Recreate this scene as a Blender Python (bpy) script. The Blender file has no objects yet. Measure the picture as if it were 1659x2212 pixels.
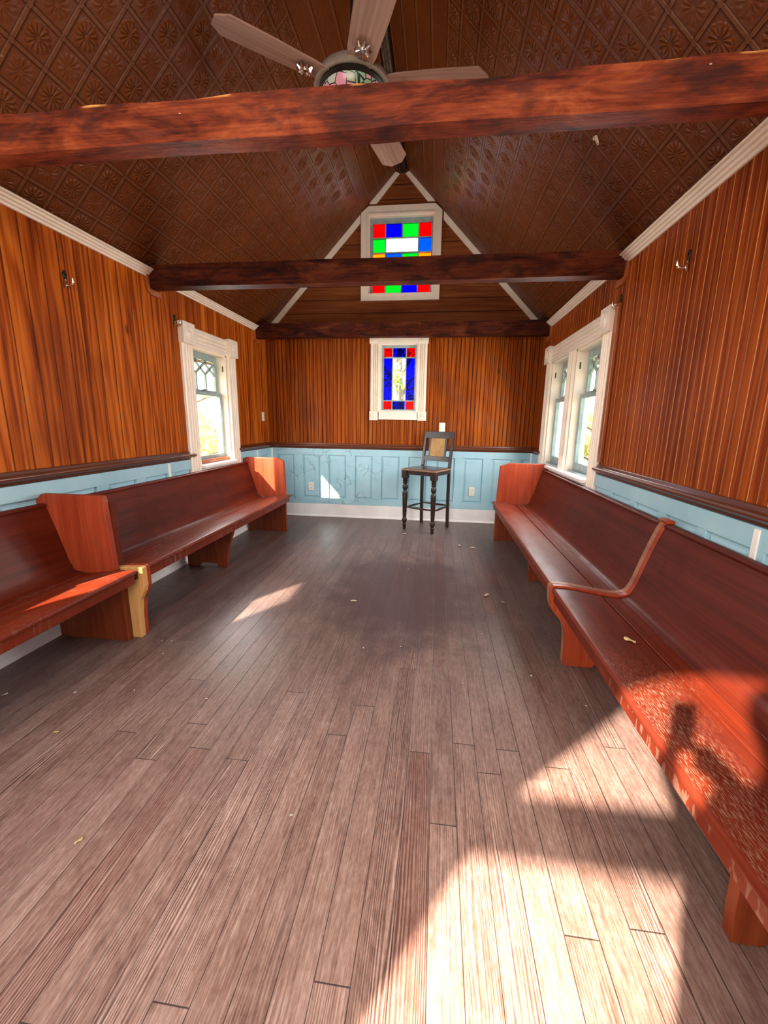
import bpy, bmesh, math, random
from mathutils import Vector, Matrix, noise as mnoise
random.seed(7)
sc = bpy.context.scene
COL = sc.collection
PI = math.pi

# ------------------------------------------------------------------ dimensions (metres)
W, D = 3.5, 5.579           # room width, far wall distance
YF = -0.85                  # front wall (behind the camera)
ZW, KS = 2.44, 1.025        # ceiling height at the side walls, ceiling slope
ZR = ZW + KS * W / 2        # ridge
ZRAIL0, ZRAIL1 = 0.935, 1.01

# ================================================================== node helpers
class NT:
    def __init__(s, name):
        s.mat = bpy.data.materials.new(name); s.mat.use_nodes = True
        s.t = s.mat.node_tree; s.t.nodes.clear()
        s.out = s.t.nodes.new('ShaderNodeOutputMaterial')
    def node(s, typ, **kw):
        n = s.t.nodes.new(typ)
        for k, v in kw.items(): setattr(n, k, v)
        return n
    def put(s, sock, v):
        if v is None: return
        if isinstance(v, bpy.types.NodeSocket): s.t.links.new(v, sock)
        else:
            if sock.type == 'RGBA' and not isinstance(v, (int, float)) and len(v) == 3: v = (*v, 1)
            sock.default_value = v
    def m(s, op, a, b=None, c=None, clamp=False):
        n = s.node('ShaderNodeMath', operation=op, use_clamp=clamp)
        s.put(n.inputs[0], a); s.put(n.inputs[1], b); s.put(n.inputs[2], c)
        return n.outputs[0]
    def sm(s, x, lo, hi):
        n = s.node('ShaderNodeMapRange', interpolation_type='SMOOTHSTEP')
        s.put(n.inputs[0], x); s.put(n.inputs[1], lo); s.put(n.inputs[2], hi); n.inputs[3].default_value = 0; n.inputs[4].default_value = 1
        return n.outputs[0]
    def rng(s, x, lo, hi, a, b):
        n = s.node('ShaderNodeMapRange')
        for i, v in enumerate((x, lo, hi, a, b)): s.put(n.inputs[i], v)
        return n.outputs[0]
    def mix(s, f, a, b, blend='MIX'):
        n = s.node('ShaderNodeMix', data_type='RGBA', blend_type=blend, clamp_factor=True)
        s.put(n.inputs[0], f); s.put(n.inputs[6], a); s.put(n.inputs[7], b)
        return n.outputs[2]
    def ramp(s, f, stops):
        n = s.node('ShaderNodeValToRGB'); r = n.color_ramp
        while len(r.elements) < len(stops): r.elements.new(0.5)
        for e, (p, c) in zip(r.elements, stops): e.position = p; e.color = (*c, 1)
        s.put(n.inputs[0], f); return n.outputs[0]
    def xyz(s):
        tc = s.node('ShaderNodeTexCoord'); sp = s.node('ShaderNodeSeparateXYZ')
        s.t.links.new(tc.outputs['Object'], sp.inputs[0]); s.obj = tc.outputs['Object']
        return sp.outputs[0], sp.outputs[1], sp.outputs[2]
    def vec(s, x, y, z):
        n = s.node('ShaderNodeCombineXYZ'); s.put(n.inputs[0], x); s.put(n.inputs[1], y); s.put(n.inputs[2], z); return n.outputs[0]
    def noise(s, v, scale=1, detail=4, rough=.55, dist=0):
        n = s.node('ShaderNodeTexNoise'); s.put(n.inputs['Vector'], v)
        n.inputs['Scale'].default_value = scale; n.inputs['Detail'].default_value = detail
        n.inputs['Roughness'].default_value = rough; n.inputs['Distortion'].default_value = dist
        return n.outputs[0]
    def white(s, v):
        n = s.node('ShaderNodeTexWhiteNoise', noise_dimensions='3D'); s.put(n.inputs['Vector'], v); return n.outputs[0]
    def voro(s, v, scale, feature='F1'):
        n = s.node('ShaderNodeTexVoronoi', feature=feature); s.put(n.inputs['Vector'], v); n.inputs['Scale'].default_value = scale
        return n.outputs['Distance']
    def bump(s, h, strength=.5, dist=.01, normal=None):
        n = s.node('ShaderNodeBump'); s.put(n.inputs['Height'], h); n.inputs['Strength'].default_value = strength
        n.inputs['Distance'].default_value = dist; s.put(n.inputs['Normal'], normal); return n.outputs[0]
    def bsdf(s, col, rough=.5, normal=None, metal=0, spec=.5, coat=0, coat_rough=.1, emis=None, estr=0):
        n = s.node('ShaderNodeBsdfPrincipled')
        s.put(n.inputs['Base Color'], col); s.put(n.inputs['Roughness'], rough); s.put(n.inputs['Normal'], normal)
        s.put(n.inputs['Metallic'], metal); s.put(n.inputs['Specular IOR Level'], spec)
        s.put(n.inputs['Coat Weight'], coat); s.put(n.inputs['Coat Roughness'], coat_rough)
        if emis is not None: s.put(n.inputs['Emission Color'], emis); n.inputs['Emission Strength'].default_value = estr
        s.t.links.new(n.outputs[0], s.out.inputs[0]); return s.mat

def grain(b, a, l, rnd, ka=30, kl=.7, amp=3.0, ramt=.10):
    """wavy growth-ring streaks: a = across the board, l = along it, rnd = per board number"""
    off = b.m('MULTIPLY', rnd, 37.0)
    low = b.noise(b.vec(b.m('MULTIPLY', a, 5.0), b.m('ADD', b.m('MULTIPLY', l, kl), off), rnd), 1, 3, .5)
    ph = b.m('ADD', b.m('MULTIPLY', a, ka), b.m('MULTIPLY', low, amp))
    rings = b.m('SINE', b.m('MULTIPLY', ph, 2 * PI))
    fine = b.noise(b.vec(b.m('MULTIPLY', a, 160.0), b.m('ADD', b.m('MULTIPLY', l, 3.0), off), rnd), 1, 4, .6)
    mid = b.noise(b.vec(b.m('MULTIPLY', a, 42.0), b.m('ADD', b.m('MULTIPLY', l, 1.1), off), rnd), 1, 3, .6)
    return b.m('ADD', b.m('MULTIPLY', rings, ramt), b.m('ADD', b.m('ADD', b.m('MULTIPLY', fine, .55), b.m('MULTIPLY', mid, .45)), b.m('MULTIPLY', b.m('SUBTRACT', low, .5), .6)))

def mat_boards(name, axis, pitch, group, stops, line, line_str, knots=True, along=2, rough=.48, ramt=.10, ka=30, amp=3.0, kl=.7, lines_w=(.80, .97), seam_dark=.6):
    b = NT(name); c = b.xyz(); a, l = c[axis], c[along]
    fr = b.m('FRACT', b.m('DIVIDE', a, pitch)); d = b.m('MULTIPLY', b.m('ABSOLUTE', b.m('SUBTRACT', fr, .5)), 2)
    groove = b.sm(d, *lines_w)
    gid = b.m('FLOOR', b.m('DIVIDE', a, pitch * group)); rnd = b.white(b.vec(gid, 3.1, .7))
    g = grain(b, a, l, rnd, ka=ka, ramt=ramt, amp=amp, kl=kl)
    col = b.ramp(g, stops)
    col = b.mix(b.m('MULTIPLY', b.sm(rnd, .72, 1.0), .55), col, b.mix(.5, stops[0][1], stops[1][1]))
    big = b.noise(b.vec(b.m('MULTIPLY', a, 1.5), b.m('MULTIPLY', l, 1.0), 4.0), 1, 3, .6)
    col = b.mix(b.m('MULTIPLY', b.sm(big, .52, .75), .5), col, stops[0][1])
    if knots:
        kv = b.node('ShaderNodeTexVoronoi', feature='F1'); b.put(kv.inputs['Vector'], b.vec(b.m('MULTIPLY', a, 3.0), b.m('MULTIPLY', l, 1.3), 2.2)); kv.inputs['Scale'].default_value = 1
        k = b.m('MULTIPLY', b.m('SUBTRACT', 1.0, b.sm(kv.outputs['Distance'], .02, .085)), b.m('GREATER_THAN', b.white(kv.outputs['Color']), .62))
        col = b.mix(b.m('MULTIPLY', k, .9), col, (.03, .008, .004))
    col = b.mix(b.m('MULTIPLY', groove, line_str), col, line)
    fr2 = b.m('FRACT', b.m('DIVIDE', a, pitch * group)); d2 = b.m('MULTIPLY', b.m('ABSOLUTE', b.m('SUBTRACT', fr2, .5)), 2)
    col = b.mix(b.m('MULTIPLY', b.sm(d2, 1 - .12 / group, 1 - .02 / group), seam_dark), col, (.035, .009, .004))
    h = b.m('SUBTRACT', b.m('MULTIPLY', g, .08), groove)
    return b.bsdf(col, rough, b.bump(h, .45, .004), spec=.07)

def mat_wood(name, stops, across=0, along=1, third=None, ka=22, kl=.9, amp=3, rough=.35, coat=.3, blotch=None, wear=None, bump=.12, spec=.4, coat_rough=.18, ramt=.06, speck=0, spm=1.0):
    b = NT(name); c = b.xyz()
    a = c[across]
    if third is not None: a = b.m('ADD', a, b.m('MULTIPLY', c[third], .83))
    g = grain(b, a, c[along], b.m('ADD', 0.37, 0.0), ka, kl, amp, ramt)
    col = b.ramp(g, stops)
    n1 = b.noise(b.obj, 3.2, 5, .6)
    if blotch: col = b.mix(b.m('MULTIPLY', b.sm(n1, .5, .72), blotch[1]), col, blotch[0])
    r = rough
    if wear:
        n2 = b.noise(b.obj, 9, 6, .7)
        col = b.mix(b.m('MULTIPLY', b.sm(n2, wear[2], wear[2] + .12), wear[1]), col, wear[0])
        r = b.m('ADD', rough, b.m('MULTIPLY', b.sm(n1, .4, .7), .15))
    if speck:
        sn = b.noise(b.vec(b.m('MULTIPLY', a, 150.0 * spm), b.m('MULTIPLY', c[along], 42.0), 1.0), 1, 2, .5)
        area_ = b.sm(n1, .40, .60)
        if spm > 1: area_ = b.m('MULTIPLY', b.m('SUBTRACT', 1.0, b.sm(b.m('ADD', c[0], b.m('MULTIPLY', b.m('SUBTRACT', n1, .5), .5)), 3.06, 3.20)), b.m('MULTIPLY', b.sm(c[0], 2.917, 2.932), b.m('SUBTRACT', 1.0, b.sm(c[1], 1.15, 1.75))))
        col = b.mix(b.m('MULTIPLY', b.sm(sn, .52, .60), b.m('MULTIPLY', speck, area_)), col, (.30, .17, .115))
    return b.bsdf(col, r, b.bump(g, bump, .002), coat=coat, coat_rough=coat_rough, spec=spec)

def mat_plain(name, col, rough=.5, metal=0, var=.06, scale=14, bump=0.0, **kw):
    b = NT(name); b.xyz(); n = b.noise(b.obj, scale, 4, .6)
    dark = tuple(max(0, x * (1 - 3 * var)) for x in col); lite = tuple(min(1, x * (1 + 2 * var)) for x in col)
    c = b.ramp(n, [(.3, dark), (.7, lite)])
    return b.bsdf(c, rough, b.bump(n, bump, .003) if bump else None, metal=metal, **kw)

M = {}
PINE = [(.22, (.14, .020, .002)), (.44, (.36, .068, .005)), (.60, (.49, .112, .010)), (.85, (.62, .18, .024))]
M['pine_left'] = mat_boards('stained pine boards', 1, .118, 1, PINE, (.05, .012, .005), .45, lines_w=(.95, .99), ramt=.13, ka=17, amp=6.5, kl=.40)
M['pine_right'] = mat_boards('stained beadboard right', 1, .0545, 2, [(p, (c[0] * .66, c[1] * .55, c[2] * .45)) for p, c in PINE], (.72, .32, .12), .80, lines_w=(.83, .96), seam_dark=.75, ka=20, amp=5, kl=.45)
M['pine_back'] = mat_boards('stained beadboard back', 0, .0525, 2, [(p, tuple(x * .70 for x in c)) for p, c in PINE], (.03, .008, .004), .92, lines_w=(.74, .94), seam_dark=.6, ka=20, amp=5, kl=.45)
M['pine_gable'] = mat_boards('dark pine gable boards', 2, .155, 1, [(.25, (.09, .020, .007)), (.5, (.21, .060, .017)), (.7, (.29, .095, .030)), (.9, (.38, .14, .05))], (.02, .006, .004), .9, along=0, lines_w=(.95, .99), ramt=.03, ka=18)
M['rail'] = mat_wood('dark stained rail', [(.2, (.035, .007, .003)), (.55, (.095, .022, .007)), (.9, (.19, .052, .016))], across=2, along=1, ka=60, rough=.35)
M['rail_back'] = mat_wood('dark stained rail across', [(.2, (.045, .009, .004)), (.55, (.13, .030, .009)), (.9, (.23, .062, .02))], across=2, along=0, ka=60, rough=.35)
M['white'] = mat_plain('cream white gloss paint', (.90, .78, .66), .38, var=.025, scale=6)
M['white_cool'] = mat_plain('white baseboard paint', (.86, .82, .79), .4, var=.03, scale=5)
M['strip_wood'] = mat_wood('orange stained strip', [(.2, (.22, .05, .012)), (.6, (.38, .10, .025)), (.9, (.5, .16, .05))], across=1, along=2, ka=40)
M['sash'] = mat_plain('grey green sash paint', (.30, .40, .40), .45, var=.08, scale=10)
M['sash_dark'] = mat_plain('dull grey green sash paint', (.25, .33, .32), .5, var=.08, scale=10)
M['plastic'] = mat_plain('ivory plastic', (.80, .74, .62), .35, var=.01)
M['slot'] = mat_plain('dark slot', (.03, .03, .03), .6)

def mat_blue():
    b = NT('pale blue wainscot paint'); x, y, z = b.xyz()
    n = b.noise(b.obj, 2.5, 4, .6)
    col = b.ramp(n, [(.3, (.30, .52, .60)), (.7, (.40, .62, .70))])
    w = b.node('ShaderNodeTexNoise'); b.put(w.inputs['Vector'], b.obj); w.inputs['Scale'].default_value = 7
    pv = b.node('ShaderNodeVectorMath', operation='ADD'); b.put(pv.inputs[0], b.obj)
    sv = b.node('ShaderNodeVectorMath', operation='SCALE'); b.put(sv.inputs[0], w.outputs['Color']); sv.inputs[3].default_value = .16
    b.put(pv.inputs[1], sv.outputs[0])
    e = b.voro(pv.outputs[0], 7, 'DISTANCE_TO_EDGE')
    mask = b.m('MULTIPLY', b.sm(b.noise(b.obj, 4, 2), .44, .58), b.m('MULTIPLY', b.m('SUBTRACT', 1.0, b.sm(x, 1.2, 1.9)), b.sm(y, 5.3, 5.5)))
    crack = b.m('MULTIPLY', b.m('SUBTRACT', 1.0, b.sm(e, .006, .03)), mask)
    col = b.mix(b.m('MULTIPLY', crack, .55), col, (.10, .17, .20))
    return b.bsdf(col, .42, b.bump(b.m('MULTIPLY', crack, -1.0), .7, .004), spec=.4)
M['blue'] = mat_blue()

def mat_floor():
    b = NT('worn dark floorboards'); x, y, z = b.xyz(); pw = .0888
    a = b.m('DIVIDE', b.m('ADD', x, .012), pw); idx = b.m('FLOOR', a)
    d = b.m('MULTIPLY', b.m('ABSOLUTE', b.m('SUBTRACT', b.m('FRACT', a), .5)), 2)
    r1 = b.white(b.vec(idx, 1.7, .3))
    t = b.m('ADD', b.m('DIVIDE', y, 1.9), b.m('MULTIPLY', r1, 7.0)); j = b.m('FLOOR', t)
    tj = b.m('MULTIPLY', b.m('ABSOLUTE', b.m('SUBTRACT', b.m('FRACT', t), .5)), 2)
    rnd = b.white(b.vec(idx, j, 5.0)); rnd2 = b.white(b.vec(j, idx, 9.0))
    off = b.m('MULTIPLY', rnd, 40.0)
    low = b.noise(b.vec(b.m('MULTIPLY', x, 9.0), b.m('ADD', b.m('MULTIPLY', y, .5), off), rnd), 1, 3, .5)
    rings = b.m('SINE', b.m('MULTIPLY', b.m('ADD', b.m('MULTIPLY', x, 125.0), b.m('MULTIPLY', low, 14.0)), 2 * PI))
    fine = b.noise(b.vec(b.m('MULTIPLY', x, 260.0), b.m('ADD', b.m('MULTIPLY', y, 5.0), off), rnd), 1, 4, .65)
    spk = b.noise(b.vec(b.m('MULTIPLY', x, 90.0), b.m('MULTIPLY', y, 26.0), 2.0), 1, 3, .7)
    strk = b.noise(b.vec(b.m('MULTIPLY', x, 28.0), b.m('ADD', b.m('MULTIPLY', y, 1.4), off), 3.0), 1, 4, .6)
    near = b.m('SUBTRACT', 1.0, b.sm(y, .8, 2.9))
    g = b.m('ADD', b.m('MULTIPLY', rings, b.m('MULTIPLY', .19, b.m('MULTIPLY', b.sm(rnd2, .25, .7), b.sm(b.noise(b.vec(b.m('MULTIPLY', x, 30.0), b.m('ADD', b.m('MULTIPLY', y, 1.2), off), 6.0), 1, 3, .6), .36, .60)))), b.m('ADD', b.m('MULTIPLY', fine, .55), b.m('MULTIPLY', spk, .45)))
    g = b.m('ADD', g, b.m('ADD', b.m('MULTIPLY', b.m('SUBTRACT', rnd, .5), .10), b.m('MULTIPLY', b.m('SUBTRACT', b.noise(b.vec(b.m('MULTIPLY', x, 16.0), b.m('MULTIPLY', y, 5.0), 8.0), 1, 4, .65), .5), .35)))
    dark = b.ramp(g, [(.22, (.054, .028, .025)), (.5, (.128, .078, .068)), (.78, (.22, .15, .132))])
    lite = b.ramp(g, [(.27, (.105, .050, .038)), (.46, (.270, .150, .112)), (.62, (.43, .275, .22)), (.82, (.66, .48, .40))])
    # worn patch pattern: paler near the door, darker towards the middle and under the pews
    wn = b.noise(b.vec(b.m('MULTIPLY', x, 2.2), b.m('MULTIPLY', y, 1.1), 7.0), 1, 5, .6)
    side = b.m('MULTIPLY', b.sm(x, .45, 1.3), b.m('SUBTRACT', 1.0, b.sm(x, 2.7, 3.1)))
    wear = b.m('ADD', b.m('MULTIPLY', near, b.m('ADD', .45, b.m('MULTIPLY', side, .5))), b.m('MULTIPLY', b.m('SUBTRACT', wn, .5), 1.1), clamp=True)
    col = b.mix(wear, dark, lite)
    # reddish single boards, black streaks, stains
    col = b.mix(b.m('MULTIPLY', b.sm(rnd2, .82, .97), .30), col, (.16, .045, .026))
    col = b.mix(b.m('MULTIPLY', b.sm(strk, .60, .76), .6), col, (.045, .026, .026))
    dx = b.m('SUBTRACT', x, 2.05); dy = b.m('MULTIPLY', b.m('SUBTRACT', y, 3.15), .62)
    rr = b.m('ADD', b.m('SQRT', b.m('ADD', b.m('MULTIPLY', dx, dx), b.m('MULTIPLY', dy, dy))), b.m('MULTIPLY', b.m('SUBTRACT', b.noise(b.obj, 3.2, 5, .65), .5), 1.1))
    stain = b.m('SUBTRACT', 1.0, b.sm(rr, .35, .75))
    col = b.mix(b.m('MULTIPLY', stain, .66), col, (.050, .020, .020))
    dust = b.sm(b.noise(b.obj, 5.0, 6, .7), .60, .75)
    col = b.mix(b.m('MULTIPLY', dust, .18), col, (.30, .24, .22))
    seam = b.m('MAXIMUM', b.sm(d, .955, .99), b.sm(tj, .997, .9993))
    col = b.mix(b.m('MULTIPLY', seam, .85), col, (.012, .007, .007))
    pale = b.m('MULTIPLY', b.sm(d, .93, .97), b.m('MULTIPLY', b.sm(b.noise(b.vec(idx, b.m('MULTIPLY', y, .9), 3.3), 1, 2), .60, .66), .55))
    col = b.mix(pale, col, (.40, .32, .27))
    h = b.m('SUBTRACT', b.m('MULTIPLY', g, .35), b.m('MULTIPLY', seam, 1.6))
    rough = b.m('ADD', b.m('MULTIPLY', fine, .25), b.rng(wear, 0, 1, .26, .44))
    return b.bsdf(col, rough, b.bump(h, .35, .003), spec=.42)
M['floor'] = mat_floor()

def mat_tin():
    """stamped tin ceiling: diamond lattice of raised bars with a leaf rosette in each diamond"""
    b = NT('brown stamped tin'); x, y, z = b.xyz()
    xs = b.m('SUBTRACT', W / 2, b.m('ABSOLUTE', b.m('SUBTRACT', x, W / 2)))
    s = b.m('MULTIPLY', xs, math.sqrt(1 + KS * KS)); P = .157
    u = b.m('DIVIDE', b.m('SUBTRACT', s, .124), P); v = b.m('DIVIDE', b.m('SUBTRACT', y, .053), P)
    fu = b.m('SUBTRACT', b.m('FRACT', u), .5); fv = b.m('SUBTRACT', b.m('FRACT', v), .5)
    def bar(f):
        e = b.m('SUBTRACT', .5, b.m('ABSOLUTE', f))
        return b.m('SUBTRACT', 1.0, b.sm(e, .045, .075)), b.m('MAXIMUM', b.m('MULTIPLY', b.sm(e, .055, .08), b.m('SUBTRACT', 1.0, b.sm(e, .09, .12))), b.m('MULTIPLY', .7, b.m('SUBTRACT', 1.0, b.sm(e, .0, .012))))
    (b1_, e1_), (b2_, e2_) = bar(fu), bar(fv); bars = b.m('MAXIMUM', b1_, b2_); edges = b.m('MAXIMUM', e1_, e2_)
    r = b.m('SQRT', b.m('ADD', b.m('MULTIPLY', fu, fu), b.m('MULTIPLY', fv, fv)))
    th = b.m('ARCTAN2', fu, fv)
    pet = b.m('ABSOLUTE', b.m('SINE', b.m('MULTIPLY', th, 6.0)))
    leaf = b.m('MULTIPLY', b.m('MULTIPLY', pet, b.sm(r, .04, .12)), b.m('SUBTRACT', 1.0, b.sm(r, .26, .40)))
    ids = b.m('ADD', b.m('FLOOR', u), b.m('MULTIPLY', b.m('FLOOR', v), 1.0))
    alt = b.m('ADD', .35, b.m('MULTIPLY', .65, b.m('ABSOLUTE', b.m('SINE', b.m('MULTIPLY', ids, PI / 2)))))
    leaf = b.m('MULTIPLY', leaf, alt)
    vn = b.noise(b.obj, 38, 3, .6)
    # plain border with rolled lines near the ridge
    q = b.m('SUBTRACT', math.sqrt(1 + KS * KS) * W / 2, s)
    bord = b.m('SUBTRACT', 1.0, b.sm(q, .70, .705))
    fl = b.m('ABSOLUTE', b.m('SUBTRACT', b.m('FRACT', b.m('DIVIDE', q, .155)), .5))
    lines = b.m('SUBTRACT', 1.0, b.sm(fl, .03, .09))
    pat = b.m('ADD', b.m('MULTIPLY', bars, .9), b.m('ADD', b.m('MULTIPLY', leaf, .9), b.m('MULTIPLY', vn, .35)))
    h = b.m('ADD', b.m('MULTIPLY', pat, b.m('SUBTRACT', 1.0, bord)), b.m('MULTIPLY', bord, b.m('ADD', lines, b.m('MULTIPLY', vn, .5))))
    n = b.noise(b.obj, 1.6, 4, .6)
    col = b.ramp(n, [(.3, (.110, .024, .004)), (.7, (.165, .042, .008))])
    col = b.mix(b.m('MULTIPLY', b.sm(h, .55, 1.1), .28), col, (.25, .095, .036))
    col = b.mix(b.m('MULTIPLY', b.m('MULTIPLY', edges, b.m('SUBTRACT', 1.0, bord)), .6), col, (.03, .008, .003))
    sp = b.m('SUBTRACT', 1.0, b.sm(b.voro(b.obj, 9), .02, .05))
    col = b.mix(b.m('MULTIPLY', sp, .5), col, (.5, .38, .25))
    return b.bsdf(col, b.rng(b.noise(b.obj, 2.2, 3), .3, .7, .27, .44), b.bump(h, .8, .010), spec=.15)
M['tin'] = mat_tin()

def mat_beam(name, k, chips=1):
    b = NT(name); x, y, z = b.xyz()
    v = b.vec(b.m('MULTIPLY', x, 2.0), b.m('MULTIPLY', y, 5.0), b.m('MULTIPLY', z, 6.0))
    g = b.noise(v, 1.6, 6, .65, .6); f = b.noise(b.vec(b.m('MULTIPLY', x, 5.0), b.m('MULTIPLY', y, 90.0), b.m('MULTIPLY', z, 90.0)), 1, 4, .6)
    n = b.m('ADD', b.m('MULTIPLY', g, .75), b.m('MULTIPLY', f, .3))
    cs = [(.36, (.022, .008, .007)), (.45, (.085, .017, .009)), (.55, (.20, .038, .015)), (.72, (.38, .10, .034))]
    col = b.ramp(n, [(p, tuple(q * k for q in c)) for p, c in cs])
    pl = b.sm(b.noise(b.vec(b.m('MULTIPLY', x, 3.0), y, b.m('MULTIPLY', z, 8.0)), 1, 3, .5), .60, .72)
    col = b.mix(b.m('MULTIPLY', pl, .45), col, tuple(q * k for q in (.085, .030, .028)))
    bl = b.sm(b.noise(b.vec(b.m('MULTIPLY', x, 3.4), b.m('MULTIPLY', y, 4.0), b.m('MULTIPLY', z, 9.0)), 1, 4, .6), .54, .64)
    col = b.mix(b.m('MULTIPLY', bl, .62), col, tuple(q * k for q in (.040, .016, .014)))
    chip = b.m('MULTIPLY', b.sm(z, 2.424, 2.432), b.sm(b.noise(b.vec(b.m('MULTIPLY', x, 4.5), 1.0, 2.0), 1, 2), .53, .60))
    if chips: col = b.mix(chip, col, tuple(q * k for q in (.62, .27, .08)))
    col = b.mix(b.m('SUBTRACT', 1.0, b.sm(b.voro(b.vec(b.m('MULTIPLY', x, 1.0), b.m('MULTIPLY', y, 1.5), b.m('MULTIPLY', z, 2.0)), 7), .02, .035)), col, (.55, .40, .28))
    return b.bsdf(col, .55, b.bump(n, .5, .01), spec=.08)
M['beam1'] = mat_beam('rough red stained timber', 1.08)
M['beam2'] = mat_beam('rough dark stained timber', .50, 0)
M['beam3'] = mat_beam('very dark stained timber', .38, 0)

PEW = [(.15, (.040, .0042, .0016)), (.48, (.100, .0115, .0034)), (.72, (.145, .020, .0065)), (.95, (.20, .038, .014))]
def pewmat(name, k, across, third=None, along=1, wear=.25, **kw):
    return mat_wood(name, [(p, tuple(min(1, q * k) for q in c)) for p, c in PEW], across=across, along=along, third=third, ka=9, kl=.35, amp=2.2,
                    rough=kw.pop('rough', .44), coat=.05, spec=.16, ramt=.03, blotch=((.065, .013, .009), .5), wear=((.30, .17, .11), wear, .62), bump=.10, **kw)
M['pew_seat'] = pewmat('worn pew seat varnish', 1.35, 0, wear=.40, speck=.35)
M['pew_seat_worn'] = pewmat('sun-worn pew seat varnish', 1.3, 0, wear=.25, speck=.75, spm=2.6)
M['pew_back'] = pewmat('dark pew back varnish', .95, 2, 0, wear=.10, rough=.5)
M['pew_end'] = mat_wood('orange brown pew end varnish', [(.15, (.15, .018, .006)), (.48, (.29, .038, .012)), (.72, (.38, .064, .022)), (.95, (.48, .12, .05))], across=0, along=2, ka=14, kl=.8, amp=2.5, rough=.42, coat=.08, spec=.2, ramt=.04, blotch=((.20, .04, .016), .55), wear=((.55, .28, .16), .2, .66))
M['pew_low'] = mat_wood('brown pew support varnish', [(.15, (.09, .013, .004)), (.48, (.17, .029, .008)), (.72, (.24, .052, .016)), (.95, (.33, .10, .036))], across=0, along=2, ka=14, kl=.8, amp=2.5, rough=.42, coat=.08, spec=.2, blotch=((.10, .022, .010), .5), wear=((.45, .2, .1), .15, .68))
M['raw'] = mat_wood('bare yellow pine', [(.15, (.40, .17, .045)), (.5, (.60, .29, .090)), (.9, (.72, .40, .15))], across=0, along=2, ka=18, kl=1.6, amp=4, rough=.5, coat=.05)
M['pew_edge'] = mat_wood('chipped pew end edge', [(.15, (.13, .05, .025)), (.5, (.30, .12, .055)), (.9, (.42, .20, .10))], across=0, along=2, ka=20, rough=.5, coat=.05)
M['stool'] = mat_wood('worn black brown stool', [(.2, (.012, .006, .005)), (.55, (.032, .014, .011)), (.9, (.075, .032, .022))], across=0, along=2, ka=25, rough=.36, coat=.15, spec=.3, wear=((.17, .075, .04), .7, .60))
M['stool_edge'] = mat_wood('rubbed stool seat edge', [(.2, (.12, .055, .03)), (.55, (.24, .12, .065)), (.9, (.34, .20, .12))], across=0, along=1, ka=25, rough=.4, coat=.2)
M['stool_seat'] = mat_wood('brown stool seat top', [(.2, (.05, .028, .023)), (.55, (.09, .052, .042)), (.9, (.13, .08, .065))], across=0, along=1, ka=25, rough=.3, coat=.4)
def mat_cane():
    b = NT('tan woven cane'); x, y, z = b.xyz()
    a = b.m('SINE', b.m('MULTIPLY', x, 900)); c = b.m('SINE', b.m('MULTIPLY', z, 900))
    h = b.m('MULTIPLY', a, c); n = b.noise(b.obj, 12, 4, .6)
    col = b.mix(b.m('MULTIPLY', b.m('GREATER_THAN', h, .2), .35), b.ramp(n, [(.3, (.40, .22, .075)), (.7, (.58, .35, .13))]), (.22, .11, .035))
    return b.bsdf(col, .6, b.bump(h, .3, .002))
M['cane'] = mat_cane()
M['blade'] = mat_wood('pinkish oak fan blade', [(.2, (.22, .115, .078)), (.55, (.36, .205, .15)), (.9, (.45, .28, .215))], across=1, along=0, ka=30, kl=1.2, amp=4, rough=.45, coat=.1)
M['pewter'] = mat_plain('antique pewter', (.40, .34, .28), .38, metal=.35, var=.06)
M['dark_metal'] = mat_plain('dark bronze', (.035, .028, .024), .4, metal=.7, var=.1)
M['silver'] = mat_plain('polished silver', (.75, .70, .64), .18, metal=1.0, var=.03)
M['chrome'] = mat_plain('bright nickel', (.92, .85, .75), .12, metal=1.0, var=.02)
M['ridge'] = mat_plain('tarnished ridge moulding', (.10, .075, .045), .35, metal=.6, var=.25, scale=22, bump=.5)
def mat_tiffany():
    b = NT('leaded opal glass'); x, y, z = b.xyz()
    an = b.m('ARCTAN2', x, y); v = b.vec(b.m('MULTIPLY', an, 2.0), b.m('MULTIPLY', z, 14.0), 0.0)
    vn = b.node('ShaderNodeTexVoronoi', feature='F1'); b.put(vn.inputs['Vector'], v); vn.inputs['Scale'].default_value = 1.6
    e = b.voro(v, 1.6, 'DISTANCE_TO_EDGE')
    w = b.white(vn.outputs['Color'])
    col = b.ramp(w, [(.0, (.70, .30, .38)), (.34, (.72, .34, .42)), (.36, (.20, .42, .22)), (.62, (.25, .48, .28)), (.64, (.50, .58, .50)), (1, (.55, .60, .52))])
    col = b.mix(b.m('SUBTRACT', 1.0, b.sm(e, .03, .06)), col, (.02, .02, .02))
    return b.bsdf(col, .25)
M['tiffany'] = mat_tiffany()

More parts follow.
